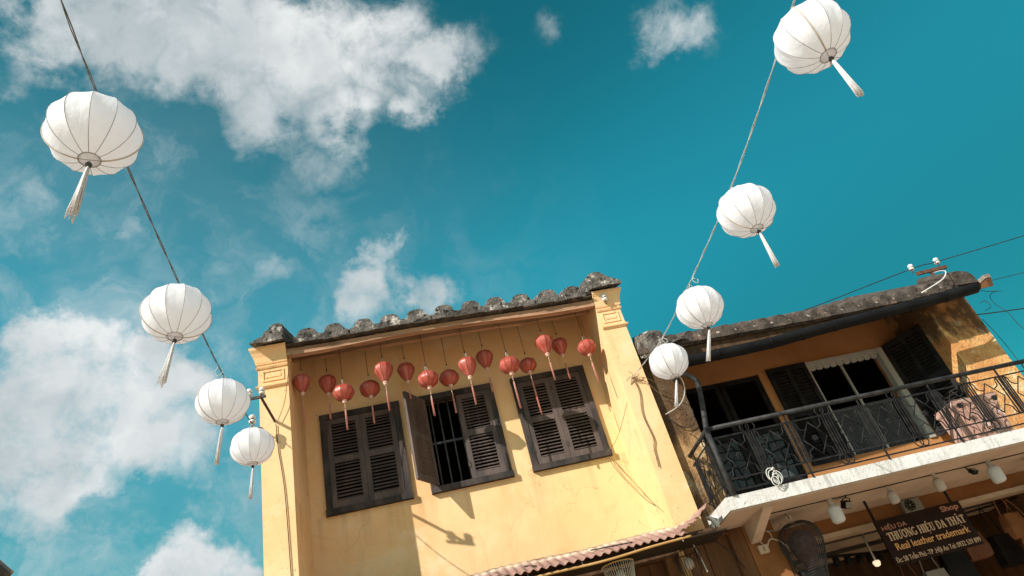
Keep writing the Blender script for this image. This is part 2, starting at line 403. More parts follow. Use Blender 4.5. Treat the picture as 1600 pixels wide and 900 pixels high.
# ------------------------------------------------------------------ mesh helpers
class MB:
    def __init__(self):
        self.v, self.f, self.s = [], [], []
    def add(self, vs, fs, smooth=False):
        o = len(self.v)
        self.v += [tuple(p) for p in vs]
        self.f += [tuple(i + o for i in f) for f in fs]
        self.s += [smooth] * len(fs)
        return self
    def box(self, x0, x1, y0, y1, z0, z1, mat=None):
        vs = [Vector((x, y, z)) for z in (z0, z1) for y in (y0, y1) for x in (x0, x1)]
        if mat: vs = [mat @ p for p in vs]
        return self.add(vs, [(0, 2, 3, 1), (4, 5, 7, 6), (0, 1, 5, 4), (2, 6, 7, 3), (0, 4, 6, 2), (1, 3, 7, 5)])
    def bar(self, a, b, w, h):
        """rectangular bar from a to b"""
        a, b = Vector(a), Vector(b)
        d = (b - a); q = d.to_track_quat('Y', 'Z').to_matrix().to_4x4()
        return self.box(-w / 2, w / 2, 0, d.length, -h / 2, h / 2, Matrix.Translation(a) @ q)
    def tube(self, pts, r, n=6, closed=False, smooth=True):
        pts = [Vector(p) for p in pts]
        rs = r if isinstance(r, (list, tuple)) else [r] * len(pts)
        m = len(pts); rings = []; prev = None
        for i, p in enumerate(pts):
            if closed: d = pts[(i + 1) % m] - pts[i - 1]
            else: d = pts[min(i + 1, m - 1)] - pts[max(i - 1, 0)]
            if d.length < 1e-9: d = Vector((0, 0, 1))
            d.normalize()
            if prev is None:
                a = d.orthogonal().normalized()
            else:
                a = prev - d * prev.dot(d)
                a = a.normalized() if a.length > 1e-6 else d.orthogonal().normalized()
            prev = a; b = d.cross(a)
            rings.append([p + (a * math.cos(2 * math.pi * k / n) + b * math.sin(2 * math.pi * k / n)) * rs[i] for k in range(n)])
        vs = [p for rg in rings for p in rg]; fs = []
        for i in range(m if closed else m - 1):
            j = (i + 1) % m
            for k in range(n):
                l = (k + 1) % n
                fs.append((i * n + k, i * n + l, j * n + l, j * n + k))
        self.add(vs, fs, smooth)
        if not closed:
            o = len(self.v) - len(vs)
            self.f.append(tuple(o + k for k in reversed(range(n)))); self.s.append(False)
            self.f.append(tuple(o + (m - 1) * n + k for k in range(n))); self.s.append(False)
        return self
    def lathe(self, prof, n=16, c=(0, 0, 0), smooth=True, mat=None):
        c = Vector(c); vs = []; fs = []
        for r, z in prof:
            for k in range(n):
                a = 2 * math.pi * k / n
                p = Vector((r * math.cos(a), r * math.sin(a), z))
                vs.append((mat @ p if mat else p) + c)
        for i in range(len(prof) - 1):
            for k in range(n):
                l = (k + 1) % n
                fs.append((i * n + k, i * n + l, (i + 1) * n + l, (i + 1) * n + k))
        fs.append(tuple(reversed(range(n)))); fs.append(tuple((len(prof) - 1) * n + k for k in range(n)))
        return self.add(vs, fs, smooth)
    def ring(self, c, r, th, n=16, axis='Y', m=5):
        pts = []
        for k in range(n):
            a = 2 * math.pi * k / n
            x, y = r * math.cos(a), r * math.sin(a)
            pts.append(Vector(c) + (Vector((x, 0, y)) if axis == 'Y' else Vector((0, x, y)) if axis == 'X' else Vector((x, y, 0))))
        return self.tube(pts, th, m, closed=True)
    def prism(self, poly, y0, y1):
        """XZ polygon extruded along Y"""
        n = len(poly)
        vs = [(x, y0, z) for x, z in poly] + [(x, y1, z) for x, z in poly]
        fs = [tuple(range(n)), tuple(reversed(range(n, 2 * n)))]
        fs += [(i, i + n, (i + 1) % n + n, (i + 1) % n) for i in range(n)]
        return self.add(vs, fs)
    def sweep(self, poly, path, close=True):
        """XZ outline carried along a list of (x, y, z) offsets"""
        n = len(poly); vs = []; fs = []
        for ox, oy, oz in path:
            vs += [(x + ox, oy, z + oz) for x, z in poly]
        for i in range(len(path) - 1):
            for k in range(n):
                l = (k + 1) % n
                fs.append((i * n + k, (i + 1) * n + k, (i + 1) * n + l, i * n + l))
        fs.append(tuple(range(n))); fs.append(tuple(reversed(range((len(path) - 1) * n, len(path) * n))))
        return self.add(vs, fs)
    def loft(self, x0, x1, y0, y1, rows):
        """rectangle lofted up z; rows of (z, out_left, out_right, out_front)"""
        vs = []; fs = []
        for z, a, b, f in rows:
            vs += [(x0 - a, y0 - f, z), (x1 + b, y0 - f, z), (x1 + b, y1, z), (x0 - a, y1, z)]
        for i in range(len(rows) - 1):
            for k in range(4):
                l = (k + 1) % 4
                fs.append((i * 4 + k, i * 4 + l, i * 4 + 4 + l, i * 4 + 4 + k))
        fs.append((3, 2, 1, 0)); m = (len(rows) - 1) * 4; fs.append((m, m + 1, m + 2, m + 3))
        return self.add(vs, fs)
    def rough(self, amp, scale=6):
        out = []
        for p in self.v:
            v = Vector(p)
            out.append(tuple(v + mnoise.noise_vector(v * scale) * amp))
        self.v = out
        return self
    def mesh(self, name, mat):
        me = bpy.data.meshes.new(name)
        me.from_pydata(self.v, [], self.f)
        me.polygons.foreach_set('use_smooth', self.s)
        me.materials.append(M[mat] if isinstance(mat, str) else mat)
        me.update()
        return me
    def build(self, name, mat, parent=None, loc=None):
        return link(name, self.mesh(name, mat), parent, loc)

def link(name, data, parent=None, loc=None):
    o = bpy.data.objects.new(name, data)
    COL.objects.link(o)
    if loc is not None: o.location = loc
    if parent is not None:
        o.parent = parent
        if loc is None:            # geometry given in world space
            o.matrix_parent_inverse = parent_world(parent).inverted()
    return o
def parent_world(p):
    m = p.matrix_basis.copy()
    if p.parent is not None:
        m = parent_world(p.parent) @ p.matrix_parent_inverse @ m
    return m
def thing(name, label, cat, loc, group=None, rz=0):
    o = bpy.data.objects.new(name, None)
    o.empty_display_size = .1
    COL.objects.link(o)
    o.location = loc; o.rotation_euler = (0, 0, rz)
    return tag(o, label, cat, group)
def tag(o, label, cat, group=None):
    o['label'] = label; o['category'] = cat
    if group: o['group'] = group
    return o
def copy_tree(o, parent=None):
    c = o.copy(); COL.objects.link(c)
    c.parent = parent
    if parent is not None: c.matrix_parent_inverse = o.matrix_parent_inverse.copy()
    for ch in list(o.children): copy_tree(ch, c)
    return c
def spline(pts, n=8):
    pts = [Vector(p) for p in pts]; out = []
    for i in range(len(pts) - 1):
        p0, p1, p2, p3 = pts[max(i - 1, 0)], pts[i], pts[i + 1], pts[min(i + 2, len(pts) - 1)]
        for k in range(n):
            t = k / n
            out.append(.5 * ((2 * p1) + (p2 - p0) * t + (2 * p0 - 5 * p1 + 4 * p2 - p3) * t * t + (3 * p1 - p0 - 3 * p2 + p3) * t ** 3))
    out.append(pts[-1])
    return out

# ------------------------------------------------------------------ ground
g = MB()
g.add([(-400, -400, 0), (400, -400, 0), (400, 400, 0), (-400, 400, 0)], [(0, 1, 2, 3)])
gr = g.build('ground', 'street_stone'); gr['kind'] = 'structure'

# =================================================================== yellow house
H = thing('yellow_house', 'ochre yellow plaster house with three shuttered windows and a mortar edged roof', 'house', (.48, 8.0, 0))
XL, XA, XB, XR = -1.854, -1.505, 2.50, 2.815       # outer left, recess left, recess right, outer right
YF, YW = 7.6, 8.5                                   # pier front, recessed wall
WX = [(-1.31, -.265), (-.025, 1.012), (1.275, 2.316)]
ZS, ZT = 4.6175, 5.969
fr = .075
w = MB()
cuts = [XA - .05] + [v for a, b in WX for v in (a + .03, b - .03)] + [XB + .05]
w.box(XA - .05, XB + .05, YW, YW + .2, 3.0, ZS + .03)
w.box(XA - .05, XB + .05, YW, YW + .2, ZT - .03, 7.05)
for i in range(0, 8, 2):
    w.box(cuts[i], cuts[i + 1], YW, YW + .2, ZS + .03, ZT - .03)
w.build('wall', 'ochre', H)
w = MB()
w.box(XL + .02, XL + .2, 8.45, 12, 0, 6.6); w.box(XR - .2, XR - .02, 8.45, 12, 0, 6.6); w.box(XL + .2, XR - .2, 11.9, 12, 0, 7.5)
w.build('side_wall', 'ochre', H)
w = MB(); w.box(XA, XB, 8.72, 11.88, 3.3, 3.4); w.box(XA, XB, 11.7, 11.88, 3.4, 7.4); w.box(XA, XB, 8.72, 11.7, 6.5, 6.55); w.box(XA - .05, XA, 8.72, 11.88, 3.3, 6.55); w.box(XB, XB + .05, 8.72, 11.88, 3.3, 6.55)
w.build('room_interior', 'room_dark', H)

def pier(x0, x1, outer, tag_zl):
    a, b = (1, 0) if outer == 'left' else (0, 1)
    def row(z, o): return (z, o * a, o * b, o)
    m = MB()
    zl = tag_zl
    m.loft(x0, x1, YF, YW + .02, [row(0, 0), row(zl, 0), row(zl + .008, .014), row(zl + .022, .030), row(zl + .036, .034),
        row(zl + .042, .016), row(zl + .060, .014), row(zl + .064, .006), row(zl + .275, .006), row(zl + .279, .020), row(zl + .300, .030), row(zl + .306, .012),
        row(zl + .330, .014), row(zl + .338, .026), row(zl + .37, .034), row(zl + .43, .044), row(zl + .49, .066), row(zl + .525, .088), row(zl + .56, .096)])
    p = m.build('pier', 'ochre', H)
    # raised panel on the capital: an outer frame and an inner field
    ya, yb = YF - .008, YF + .02
    cx, hw = (x0 + x1) / 2, (x1 - x0) / 2 - .045
    fm = MB()
    z0, z1 = zl + .095, zl + .245
    for k, (ins, dep, t) in enumerate(((0, .012, .018), )):
        fm.box(cx - hw, cx + hw, YF - .017, yb, z0, z0 + t); fm.box(cx - hw, cx + hw, YF - .017, yb, z1 - t, z1)
        fm.box(cx - hw, cx - hw + t, YF - .0165, yb, z0 + t, z1 - t); fm.box(cx + hw - t, cx + hw, YF - .0165, yb, z0 + t, z1 - t)
    fm.build('panel_frame', 'ochre', p)
    fm = MB(); fm.loft(cx - hw + .045, cx + hw - .045, YF - .02, yb, [(z0 + .042, .0, .0, -.014), (z0 + .052, .006, .006, -.006), (z1 - .052, .006, .006, -.006), (z1 - .042, 0, 0, -.014)])
    fm.build('panel_field', 'ochre', p)
    return p
pL = pier(XL, XA, 'left', 6.02)
pR = pier(XB, XR, 'right', 5.965)

# mortar mounds that end the roof above each pier
def mound(profile, z_back, parent, seed):
    n = 9
    path = [(0, 7.40 + .16 * i, -.05 + z_back * i / (n - 1)) for i in range(n)]
    dense = []
    for i in range(len(profile)):
        a, b = Vector(profile[i]), Vector(profile[(i + 1) % len(profile)])
        k = max(1, int((b - a).length / .035))
        dense += [tuple(a + (b - a) * j / k) for j in range(k)]
    m = MB().sweep(dense, path)
    return m.rough(.009, 6).rough(.003, 21).build('pier_cap', 'mortar', parent)
mound([(-1.905, 6.618), (-1.905, 6.635), (-1.83, 6.675), (-1.755, 6.705), (-1.73, 6.765), (-1.675, 6.785), (-1.655, 6.84), (-1.61, 6.865),
       (-1.55, 6.87), (-1.515, 6.85), (-1.505, 6.618)], .48, pL, 1)
mound([(2.475, 6.565), (2.475, 6.755), (2.52, 6.80), (2.60, 6.815), (2.655, 6.80), (2.71, 6.745), (2.755, 6.70), (2.82, 6.665), (2.905, 6.615), (2.91, 6.575)], .50, pR, 2)

# roof slope, eave tiles and what carries them
SL = .50
def eave_z(x): return 6.555 - .0195 * (x - XA) + .010 * math.sin(2.1 * x + .6)
m = MB()
nx = 12
vs = []; fs = []
for i in range(nx + 1):
    x = XA - .02 + (XB - XA + .04) * i / nx
    for dz in (0, .05):
        for y in (7.52, 10.4):
            vs.append((x, y, eave_z(x) + .03 + dz + (y - 7.52) * SL))
for i in range(nx):
    a = i * 4; b = a + 4
    fs += [(a, a + 1, b + 1, b), (a + 2, b + 2, b + 3, a + 3), (a, b, b + 2, a + 2), (a + 1, a + 3, b + 3, b + 1)]
m.add(vs, fs)
roofL = m.build('roof', 'old_tile', H)
m = MB(); m.add([(XL, 10.4, 8.02), (XR, 10.4, 8.02), (XR, 12.6, 6.9), (XL, 12.6, 6.9), (XL, 10.4, 8.07), (XR, 10.4, 8.07), (XR, 12.6, 6.95), (XL, 12.6, 6.95)],
    [(0, 1, 2, 3), (4, 7, 6, 5), (0, 4, 5, 1), (2, 6, 7, 3), (0, 3, 7, 4), (1, 5, 6, 2)])
m.build('back_slope', 'old_tile', roofL)
HS = .348
for i in range(11):
    cx = -1.229 + HS * i + random.uniform(-.012, .012)
    z0 = eave_z(cx)
    hw = HS / 2 - .001
    xl = max(cx - hw, XA + .004) if i == 0 else cx - hw
    xr = min(cx + hw, XB - .03)
    rr = random.uniform(.118, .128); th = random.uniform(.088, .094); hh = random.uniform(.100, .114)
    poly = [(xl, z0), (xr, z0), (xr, z0 + th * .9)]
    for k in range(13):
        a = math.pi * k / 12
        ex = math.copysign(abs(math.cos(a)) ** .9, math.cos(a))
        poly.append((cx + rr * ex, z0 + th + hh * math.sin(a) ** .8))
    poly.append((xl, z0 + th * .9))
    n = 6
    path = [(random.uniform(-.004, .004), 7.50 + [0, .03, .12, .35, 1.2, 2.8][k], [0, 0, .05, .165, .59, 1.39][k]) for k in range(n)]
    mm = MB().sweep(poly, path)
    mm.rough(.004, 7).rough(.0015, 24)
    mm.build('barrel_tile', 'mortar', roofL)
# flat under-tiles, a thin ragged dark edge below the mortar
x = XA + .01
while x < XB - .05:
    wd = random.uniform(.16, .24); xe = min(x + wd, XB - .02); z = eave_z((x + xe) / 2)
    MB().box(x, xe - .006, 7.485 + random.uniform(-.012, .012), 7.75, z - random.uniform(.010, .020), z - .003).rough(.004, 11).build('under_tile', 'old_tile', roofL)
    x = xe
# eave beam: a bent plank, and the batten behind it
def plank(y0, y1, top, bot, name, x0=XA + .005, x1=XB - .005):
    n = 24; vs = []; fs = []
    for i in range(n + 1):
        x = x0 + (x1 - x0) * i / n
        e = eave_z(x)
        zt, zb = e + top(x), e + bot(x)
        vs += [(x, y0, zb), (x, y1, zb), (x, y1, zt), (x, y0, zt)]
    for i in range(n):
        a = 4 * i; b = a + 4
        fs += [(a, a + 1, b + 1, b), (a + 1, a + 2, b + 2, b + 1), (a + 2, a + 3, b + 3, b + 2), (a + 3, a, b, b + 3)]
    fs += [(3, 2, 1, 0), (4 * n, 4 * n + 1, 4 * n + 2, 4 * n + 3)]
    return MB().add(vs, fs).build(name, 'eave_wood', H)
plank(7.56, 7.64, lambda x: -.036, lambda x: -.118 + .016 * math.sin(1.6 * x + 1.2), 'eave_beam')
plank(7.90, 7.96, lambda x: .10, lambda x: -.005, 'eave_batten')
for i in range(9):
    x = XA + .25 + i * .44
    MB().bar((x, 7.6, eave_z(x) - .035), (x, 8.52, eave_z(x) - .035 + .92 * SL), .055, .07).build('rafter', 'eave_wood', H)

for xa, xb in ((XL + .03, XA - .002), (XB + .002, XR - .03)):
    MB().add([(x, y, z) for x in (xa, xb) for y, z in ((7.7, 6.50), (8.7, 6.50), (8.7, 7.16), (7.7, 6.62))],
        [(3, 2, 1, 0), (4, 5, 6, 7), (0, 1, 5, 4), (1, 2, 6, 5), (2, 3, 7, 6), (3, 0, 4, 7)]).build('verge_cheek', 'ochre', H)
# windows
LW, LH = (1.04 - 2 * fr) / 2 - .004, ZT - ZS - 2 * fr - .01
NSL = 11
def leaf_frame_mesh():
    m = MB(); st, tr, mr, br, th = .064, .07, .075, .085, .034
    m.box(0, st, 0, th, 0, LH); m.box(LW - st, LW, 0, th, 0, LH)
    zm = LH * .485
    m.box(st, LW - st, .001, th - .001, 0, br); m.box(st, LW - st, .001, th - .001, zm, zm + mr); m.box(st, LW - st, .001, th - .001, LH - tr, LH)
    return m.mesh('shutter', 'shutter'), [(br, zm), (zm + mr, LH - tr)]
LEAF, PANELS = leaf_frame_mesh()
sl = MB(); sl.box(.064, LW - .064, -.026, .026, -.0045, .0045)
SLAT = sl.mesh('slat', 'shutter')
def leaf(x, y, z, ang=0, mirror=False):
    o = bpy.data.objects.new('shutter', LEAF); COL.objects.link(o)
    o.location = (x, y, z); o.rotation_euler = (0, 0, ang)
    hl = Vector((x, y, z)) - H.location
    o.parent = H; o.location = hl
    for (a, b) in PANELS:
        n = NSL; st = (b - a) / n
        for k in range(n):
            s = bpy.data.objects.new('slat', SLAT); COL.objects.link(s)
            s.parent = o
            s.location = (0, .017, a + st * (k + .5)); s.rotation_euler = (R(38 + random.uniform(-4, 4)), R(random.uniform(-.5, .5)), 0)
    hm = MB()
    for zz in (.16, LH - .2):
        hm.box(-.012, .012, -.008, -.001, zz, zz + .07)
    h = link('hinge', hm.mesh('hinge', 'dark_iron'), o, (0, 0, 0))
    return o
for i, (x0, x1) in enumerate(WX):
    m = MB(); ya, yb = YW - .045, YW + .10
    m.box(x0, x0 + fr, ya, yb, ZS + fr, ZT - fr); m.box(x1 - fr, x1, ya, yb, ZS + fr, ZT - fr)
    m.box(x0 - .004, x1 + .004, ya - .006, yb, ZT - fr, ZT)
    f = m.rough(.002, 9).build('window_frame', 'frame_paint', H)
    MB().box(x0 - .006, x1 + .01, ya - .02, yb, ZS, ZS + fr - .002).rough(.003, 8).build('sill', 'frame_paint', f)
    zb = ZS + fr + .004
    if i == 1:
        # the left leaf stands open, bars behind it
        d = Vector((-.24, -.37, 0)); leaf(x0 + fr + .005, YW - .052, zb, math.atan2(d.y, d.x))
        for k in range(6):
            xb = x0 + fr + .07 + k * .125
            MB().tube([(xb, YW + .06, ZS + fr - .01), (xb + random.uniform(-.004, .004), YW + .06, ZT - fr + .01)], .0105, 8).build('bar', 'iron_bar', f)
        MB().box(x0 + fr, x1 - fr, YW + .046, YW + .075, 5.285, 5.312).build('cross_bar', 'iron_bar', f)
        leaf(x0 + fr + LW + .006, YW - .035, zb)
    else:
        leaf(x0 + fr + .002, YW - .035, zb)
        leaf(x0 + fr + LW + .006, YW - .035, zb)

# ground floor front under the awning: boards and posts
x = XA
while x < XB - .02:
    wd = random.uniform(.15, .21); xe = min(x + wd, XB)
    MB().box(x, xe - .007, 7.92 + random.uniform(0, .012), 7.96, 0, 3.12).build('plank', 'dark_wood' if x < 1.95 else 'plank_brown', H)
    x = xe
MB().box(XA, XB, 7.96, 8.02, 0, 3.3).build('plank_backing', 'room_dark', H)
MB().box(XA, XB, 7.80, 7.9, 3.12, 3.3).build('lintel', 'dark_wood', H)
MB().box(2.33, 2.44, 7.80, 7.9, 0, 3.12).build('post', 'plank_brown', H)
MB().box(.9, .99, 7.80, 7.9, 0, 3.12).build('post', 'dark_wood', H)

for xa, xb in ((XB, 2.60), (2.61, 2.71), (2.72, XR)):
    MB().box(xa, xb, YF - .035, YF - .003, 0, 3.14).build('plank', 'plank_brown', H)
# =================================================================== corrugated awning
A = thing('corrugated_awning', 'faded pink corrugated awning sheets above the shop front of the yellow house', 'awning', (.6, 7.3, 3.1))
def sheet(xa, xb, dz, droop):
    per, amp = .088, .0115
    nx = int((xb - xa) / per * 8); ny = 5
    vs = []; fs = []
    for th in (0, .006):
        for j in range(ny + 1):
            t = j / ny
            for i in range(nx + 1):
                x = xa + (xb - xa) * i / nx
                z = 3.365 - .225 * t + amp * (.25 + .85 * t) * math.sin(2 * math.pi * x / per) + dz + .008 * math.sin(3 * x + 2 * t) + th + droop * t * t * (x - xa)
                vs.append((x + .012 * t * math.sin(5 * x), 7.59 - .57 * t - .02 * math.sin(2.3 * x) * t, z))
    w_ = nx + 1; off = (ny + 1) * w_
    for j in range(ny):
        for i in range(nx):
            a = j * w_ + i
            fs.append((a, a + 1, a + w_ + 1, a + w_)); fs.append((a + off, a + off + w_, a + off + w_ + 1, a + off + 1))
    for i in range(nx):
        a = ny * w_ + i; fs.append((a, a + 1, a + 1 + off, a + off)); fs.append((i + 1, i, i + off, i + 1 + off))
    MB().add(vs, fs, True).build('corrugated_sheet', 'sheet', A)
for k, (a, b) in enumerate(((-1.80, -1.05), (-1.10, -.30), (-.35, .45), (.40, 1.12), (1.06, 1.70), (1.64, 2.42))):
    sheet(a, b, .007 * (k % 2), random.uniform(-.01, .012))
# the last piece is turned up and broken at the end
m = MB()
prof = [(2.36, 3.20), (2.46, 3.235), (2.55, 3.275), (2.64, 3.325), (2.74, 3.405)]
vs = []; fs = []
for j, (y, dz) in enumerate(((7.10, 0), (7.3, .06), (7.57, .16))):
    for i, (x, z) in enumerate(prof):
        for q in range(4):
            if i == len(prof) - 1 and q: break
            x2, z2 = prof[min(i + 1, len(prof) - 1)]
            t = q / 4
            xx = x + (x2 - x) * t
            vs.append((xx, y, z + (z2 - z) * t + dz * (1 - .75 * (xx - 2.36) / .38) + .013 * math.sin(2 * math.pi * xx / .088)))
nn = len(vs) // 3
for j in range(2):
    for i in range(nn - 1):
        a = j * nn + i; fs.append((a, a + 1, a + nn + 1, a + nn))
m.add(vs, fs, True)
o = m.build('broken_sheet', 'sheet', A)
sm = o.modifiers.new('thick', 'SOLIDIFY'); sm.thickness = .007
MB().tube(spline([(-1.8, 7.06, 3.06), (.0, 7.05, 3.075), (.85, 7.05, 3.09), (1.5, 7.05, 3.085), (2.0, 7.05, 3.11), (2.45, 7.06, 3.125)]), .012, 6).build('bamboo_pole', 'bamboo', A)
MB().box(-1.8, 2.75, 7.17, 7.22, 3.15, 3.185).build('purlin', 'dark_wood', A)
MB().box(-1.8, 2.45, 7.50, 7.55, 3.26, 3.30).build('purlin', 'dark_wood', A)
MB().box(-1.82, 2.86, 7.12, 7.58, 3.120, 3.135).build('shade_board', 'room_dark', A)  # dark sheet added to stand in for the shadow band below the awning
for x in (.2, .75, 1.3, 1.85, 2.35):
    MB().tube([(x, 7.10, 3.16), (x, 7.05, 3.09)], .004, 5).build('tie_wire', 'pale_cord', A)
MB().rough(0).tube(spline([(1.46, 7.30, 3.27), (1.60, 7.22, 3.245), (1.74, 7.2, 3.235), (1.86, 7.12, 3.21)]), .007, 5).tube([(.76, 7.3, 3.27), (.86, 7.15, 3.21)], .007, 5).build('fallen_twig', 'thin_wire', A)
rag = MB()
for k in range(7):
    a = random.uniform(0, 6.28)
    rag.tube(spline([(2.83 + .03 * math.cos(a), 7.40, 3.33), (2.86 + .05 * math.cos(a), 7.36 + .03 * math.sin(a), 3.30), (2.85 + .05 * math.cos(a + 1), 7.34, 3.24 - .05 * random.random())], 5), [.018] * 5 + [.012] * 5 + [.005], 6)
rg = rag.rough(.008, 20).build('knotted_rag', 'white_plastic')
tag(rg, 'white rag knotted at the right end of the pink awning', 'rag')

# =================================================================== balcony house
B = thing('balcony_house', 'weathered house with a wrought iron balcony over a leather shop', 'house', (5.2, 8.0, 0))
YP, YB, YD = 7.7, 6.95, 8.5
# party wall piers
m = MB(); m.loft(2.825, 3.25, YP, YD + .05, [(3.3, 0, 0, 0), (3.9, 0, 0, .004), (4.6, 0, 0, 0), (5.1, 0, .004, .006), (5.55, 0, 0, 0)])
m.build('pier', 'stained_dark', B)
m = MB(); m.loft(7.01, 7.655, YP, YD + .05, [(3.3, 0, 0, 0), (5.55, 0, 0, 0)])
m.build('pier', 'stained', B)
m = MB(); m.box(2.83, 3.05, YD + .05, 12, 0, 5.8); m.box(7.45, 7.65, YD + .05, 12, 0, 5.8); m.box(3.05, 7.45, 11.9, 12, 0, 6.6)
m.build('side_wall', 'stained', B)
for xa, xb in ((2.835, 3.24), (7.015, 7.62)):
    MB().add([(x, y, z) for x in (xa, xb) for y, z in ((7.75, 5.5), (8.7, 5.5), (8.7, 6.08), (7.75, 5.60))],
        [(3, 2, 1, 0), (4, 5, 6, 7), (0, 1, 5, 4), (1, 2, 6, 5), (2, 3, 7, 6), (3, 0, 4, 7)]).build('verge_cheek', 'stained', B)
# balcony wall with a door and a wide window
DX0, DX1, DZ = 3.50, 4.717, 5.33
WX0, WX1, WZ0, WZ1 = 5.44, 6.622, 3.93, 5.33
m = MB()
m.box(3.25, DX0, YD, YD + .2, 3.38, 5.95); m.box(DX0, 7.01, YD, YD + .2, 5.33, 5.95)
m.box(DX1, WX0, YD, YD + .2, 3.38, 5.33); m.box(WX1, 7.01, YD, YD + .2, 3.38, 5.33); m.box(WX0, WX1, YD, YD + .2, 3.38, WZ0)
m.build('balcony_wall', 'door_wall', B)
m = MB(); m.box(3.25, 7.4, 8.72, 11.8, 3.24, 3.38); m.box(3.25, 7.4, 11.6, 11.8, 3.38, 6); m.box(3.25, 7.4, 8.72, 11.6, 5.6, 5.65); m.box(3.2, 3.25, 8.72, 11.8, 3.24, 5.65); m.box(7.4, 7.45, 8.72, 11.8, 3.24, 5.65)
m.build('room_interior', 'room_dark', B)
# door: two leaves, lower panels faced with dark crazy paving pieces
dr = MB()
for a, b in ((DX0, 4.10), (4.115, DX1)):
    dr.box(a, a + .07, YD + .03, YD + .07, 3.38, 5.32); dr.box(b - .07, b, YD + .03, YD + .07, 3.38, 5.32)
    for z0, z1 in ((3.38, 3.50), (3.78, 3.84), (4.50, 4.58), (5.26, 5.32)):
        dr.box(a + .07, b - .07, YD + .031, YD + .069, z0, z1)
    dr.box(a + .07, b - .07, YD + .055, YD + .065, 3.50, 4.50)
door = dr.build('door', 'black_door', B)
for a, b in ((DX0 + .07, 4.03), (4.185, DX1 - .07)):
    nx_, nz_ = 4, 5
    gx = [[a + (b - a) * i / nx_ + (random.uniform(-.045, .045) if 0 < i < nx_ else 0) for i in range(nx_ + 1)] for j in range(nz_ + 1)]
    gz = [[3.85 + .64 * j / nz_ + (random.uniform(-.045, .045) if 0 < j < nz_ else 0) for i in range(nx_ + 1)] for j in range(nz_ + 1)]
    for j in range(nz_):
        for i in range(nx_):
            q = [(gx[j][i], gz[j][i]), (gx[j][i + 1], gz[j][i + 1]), (gx[j + 1][i + 1], gz[j + 1][i + 1]), (gx[j + 1][i], gz[j + 1][i])]
            c = (sum(p[0] for p in q) / 4, sum(p[1] for p in q) / 4)
            s = random.uniform(.74, .9)
            q = [(c[0] + (p[0] - c[0]) * s, c[1] + (p[1] - c[1]) * s) for p in q]
            MB().prism(q, YD + .044 + random.uniform(-.004, .003), YD + .056).build('stone_piece', 'slate', door)
# window: pale frame, scalloped head, post, grey slatted lower half, leaves folded back on the wall
m = MB()
m.box(WX0 - .01, WX1 + .04, YD - .03, YD + .08, WZ1 - .06, WZ1 + .01); m.box(WX1 - .05, WX1 + .04, YD - .028, YD + .08, WZ0, WZ1 - .06)
m.box(WX0 - .01, WX0 + .02, YD - .028, YD + .08, WZ0, WZ1 - .06)
wf = m.build('window_frame', 'pale_frame', B)
n = 10
for k in range(n):
    x = WX0 + .03 + (WX1 - WX0 - .10) * (k + .5) / n; hw_ = (WX1 - WX0 - .10) / n / 2 - .006
    MB().prism([(x - hw_, WZ1 - .062), (x - hw_, WZ1 - .105), (x - hw_ * .5, WZ1 - .125), (x + hw_ * .5, WZ1 - .125), (x + hw_, WZ1 - .105), (x + hw_, WZ1 - .062)], YD - .01, YD + .01).build('valance_tab', 'pale_frame', wf)
MB().box(5.945, 5.968, YD - .005, YD + .03, WZ0, WZ1 - .06).build('window_post', 'pale_frame', wf)
for k in range(26):
    x = 5.46 + k * .036
    MB().box(x, x + .029, YD + .05, YD + .07, WZ0, 4.56).build('upright_slat', 'louvre_grey', wf)
MB().box(5.45, 6.42, YD + .047, YD + .073, 4.56, 4.60).build('slat_rail', 'louvre_grey', wf)
def flat_leaf(x0, x1, y=YD - .04, ang=0):
    m = MB(); W = x1 - x0; hgt = WZ1 - WZ0 + .04
    m.box(0, .06, 0, .035, 0, hgt); m.box(W - .06, W, 0, .035, 0, hgt); m.box(W / 2 - .03, W / 2 + .03, 0, .035, 0, hgt)
    for z in (0, .67, hgt - .08):
        for a, b in ((.06, W / 2 - .03), (W / 2 + .03, W - .06)): m.box(a, b, .001, .034, z, z + .08)
    m.box(.03, W - .03, .036, .040, .01, hgt - .01)
    o = m.mesh('shutter', 'black_door')
    ob = link('shutter', o, B, Vector((x0, y, WZ0 - .02)) - B.location); ob.rotation_euler = (0, 0, ang)
    sm_ = MB().box(0, W / 2 - .09, -.022, .022, -.004, .004).mesh('slat', 'black_door')
    for a in (.06, W / 2 + .03):
        for z0, z1 in ((.08, .67), (.75, hgt - .08)):
            for k in range(12):
                s = link('slat', sm_, ob, (a, .017, z0 + (z1 - z0) * (k + .5) / 12)); s.rotation_euler = (R(38), 0, 0)
    return ob
flat_leaf(4.834, 5.43)
flat_leaf(6.665, 7.24, y=YD - .05, ang=R(-55))

# balcony slab with its corbels
m = MB(); m.box(2.90, 7.45, YB, 8.49, 3.248, 3.385)
m.rough(.004, 6).build('balcony_slab', 'slab', B)
MB().box(2.915, 7.44, YB + .03, 8.45, 3.236, 3.2475).build('soffit', 'soffit', B)
for x in (3.285, 6.9):
    m = MB(); m.add([(x, YP, 3.236), (x, 7.07, 3.236), (x, 7.07, 3.215), (x, YP, 3.03), (x + .115, YP, 3.236), (x + .115, 7.07, 3.236), (x + .115, 7.07, 3.215), (x + .115, YP, 3.03)],
        [(0, 1, 2, 3), (7, 6, 5, 4), (0, 4, 5, 1), (1, 5, 6, 2), (2, 6, 7, 3), (0, 3, 7, 4)])
    m.build('corbel', 'soffit', B)
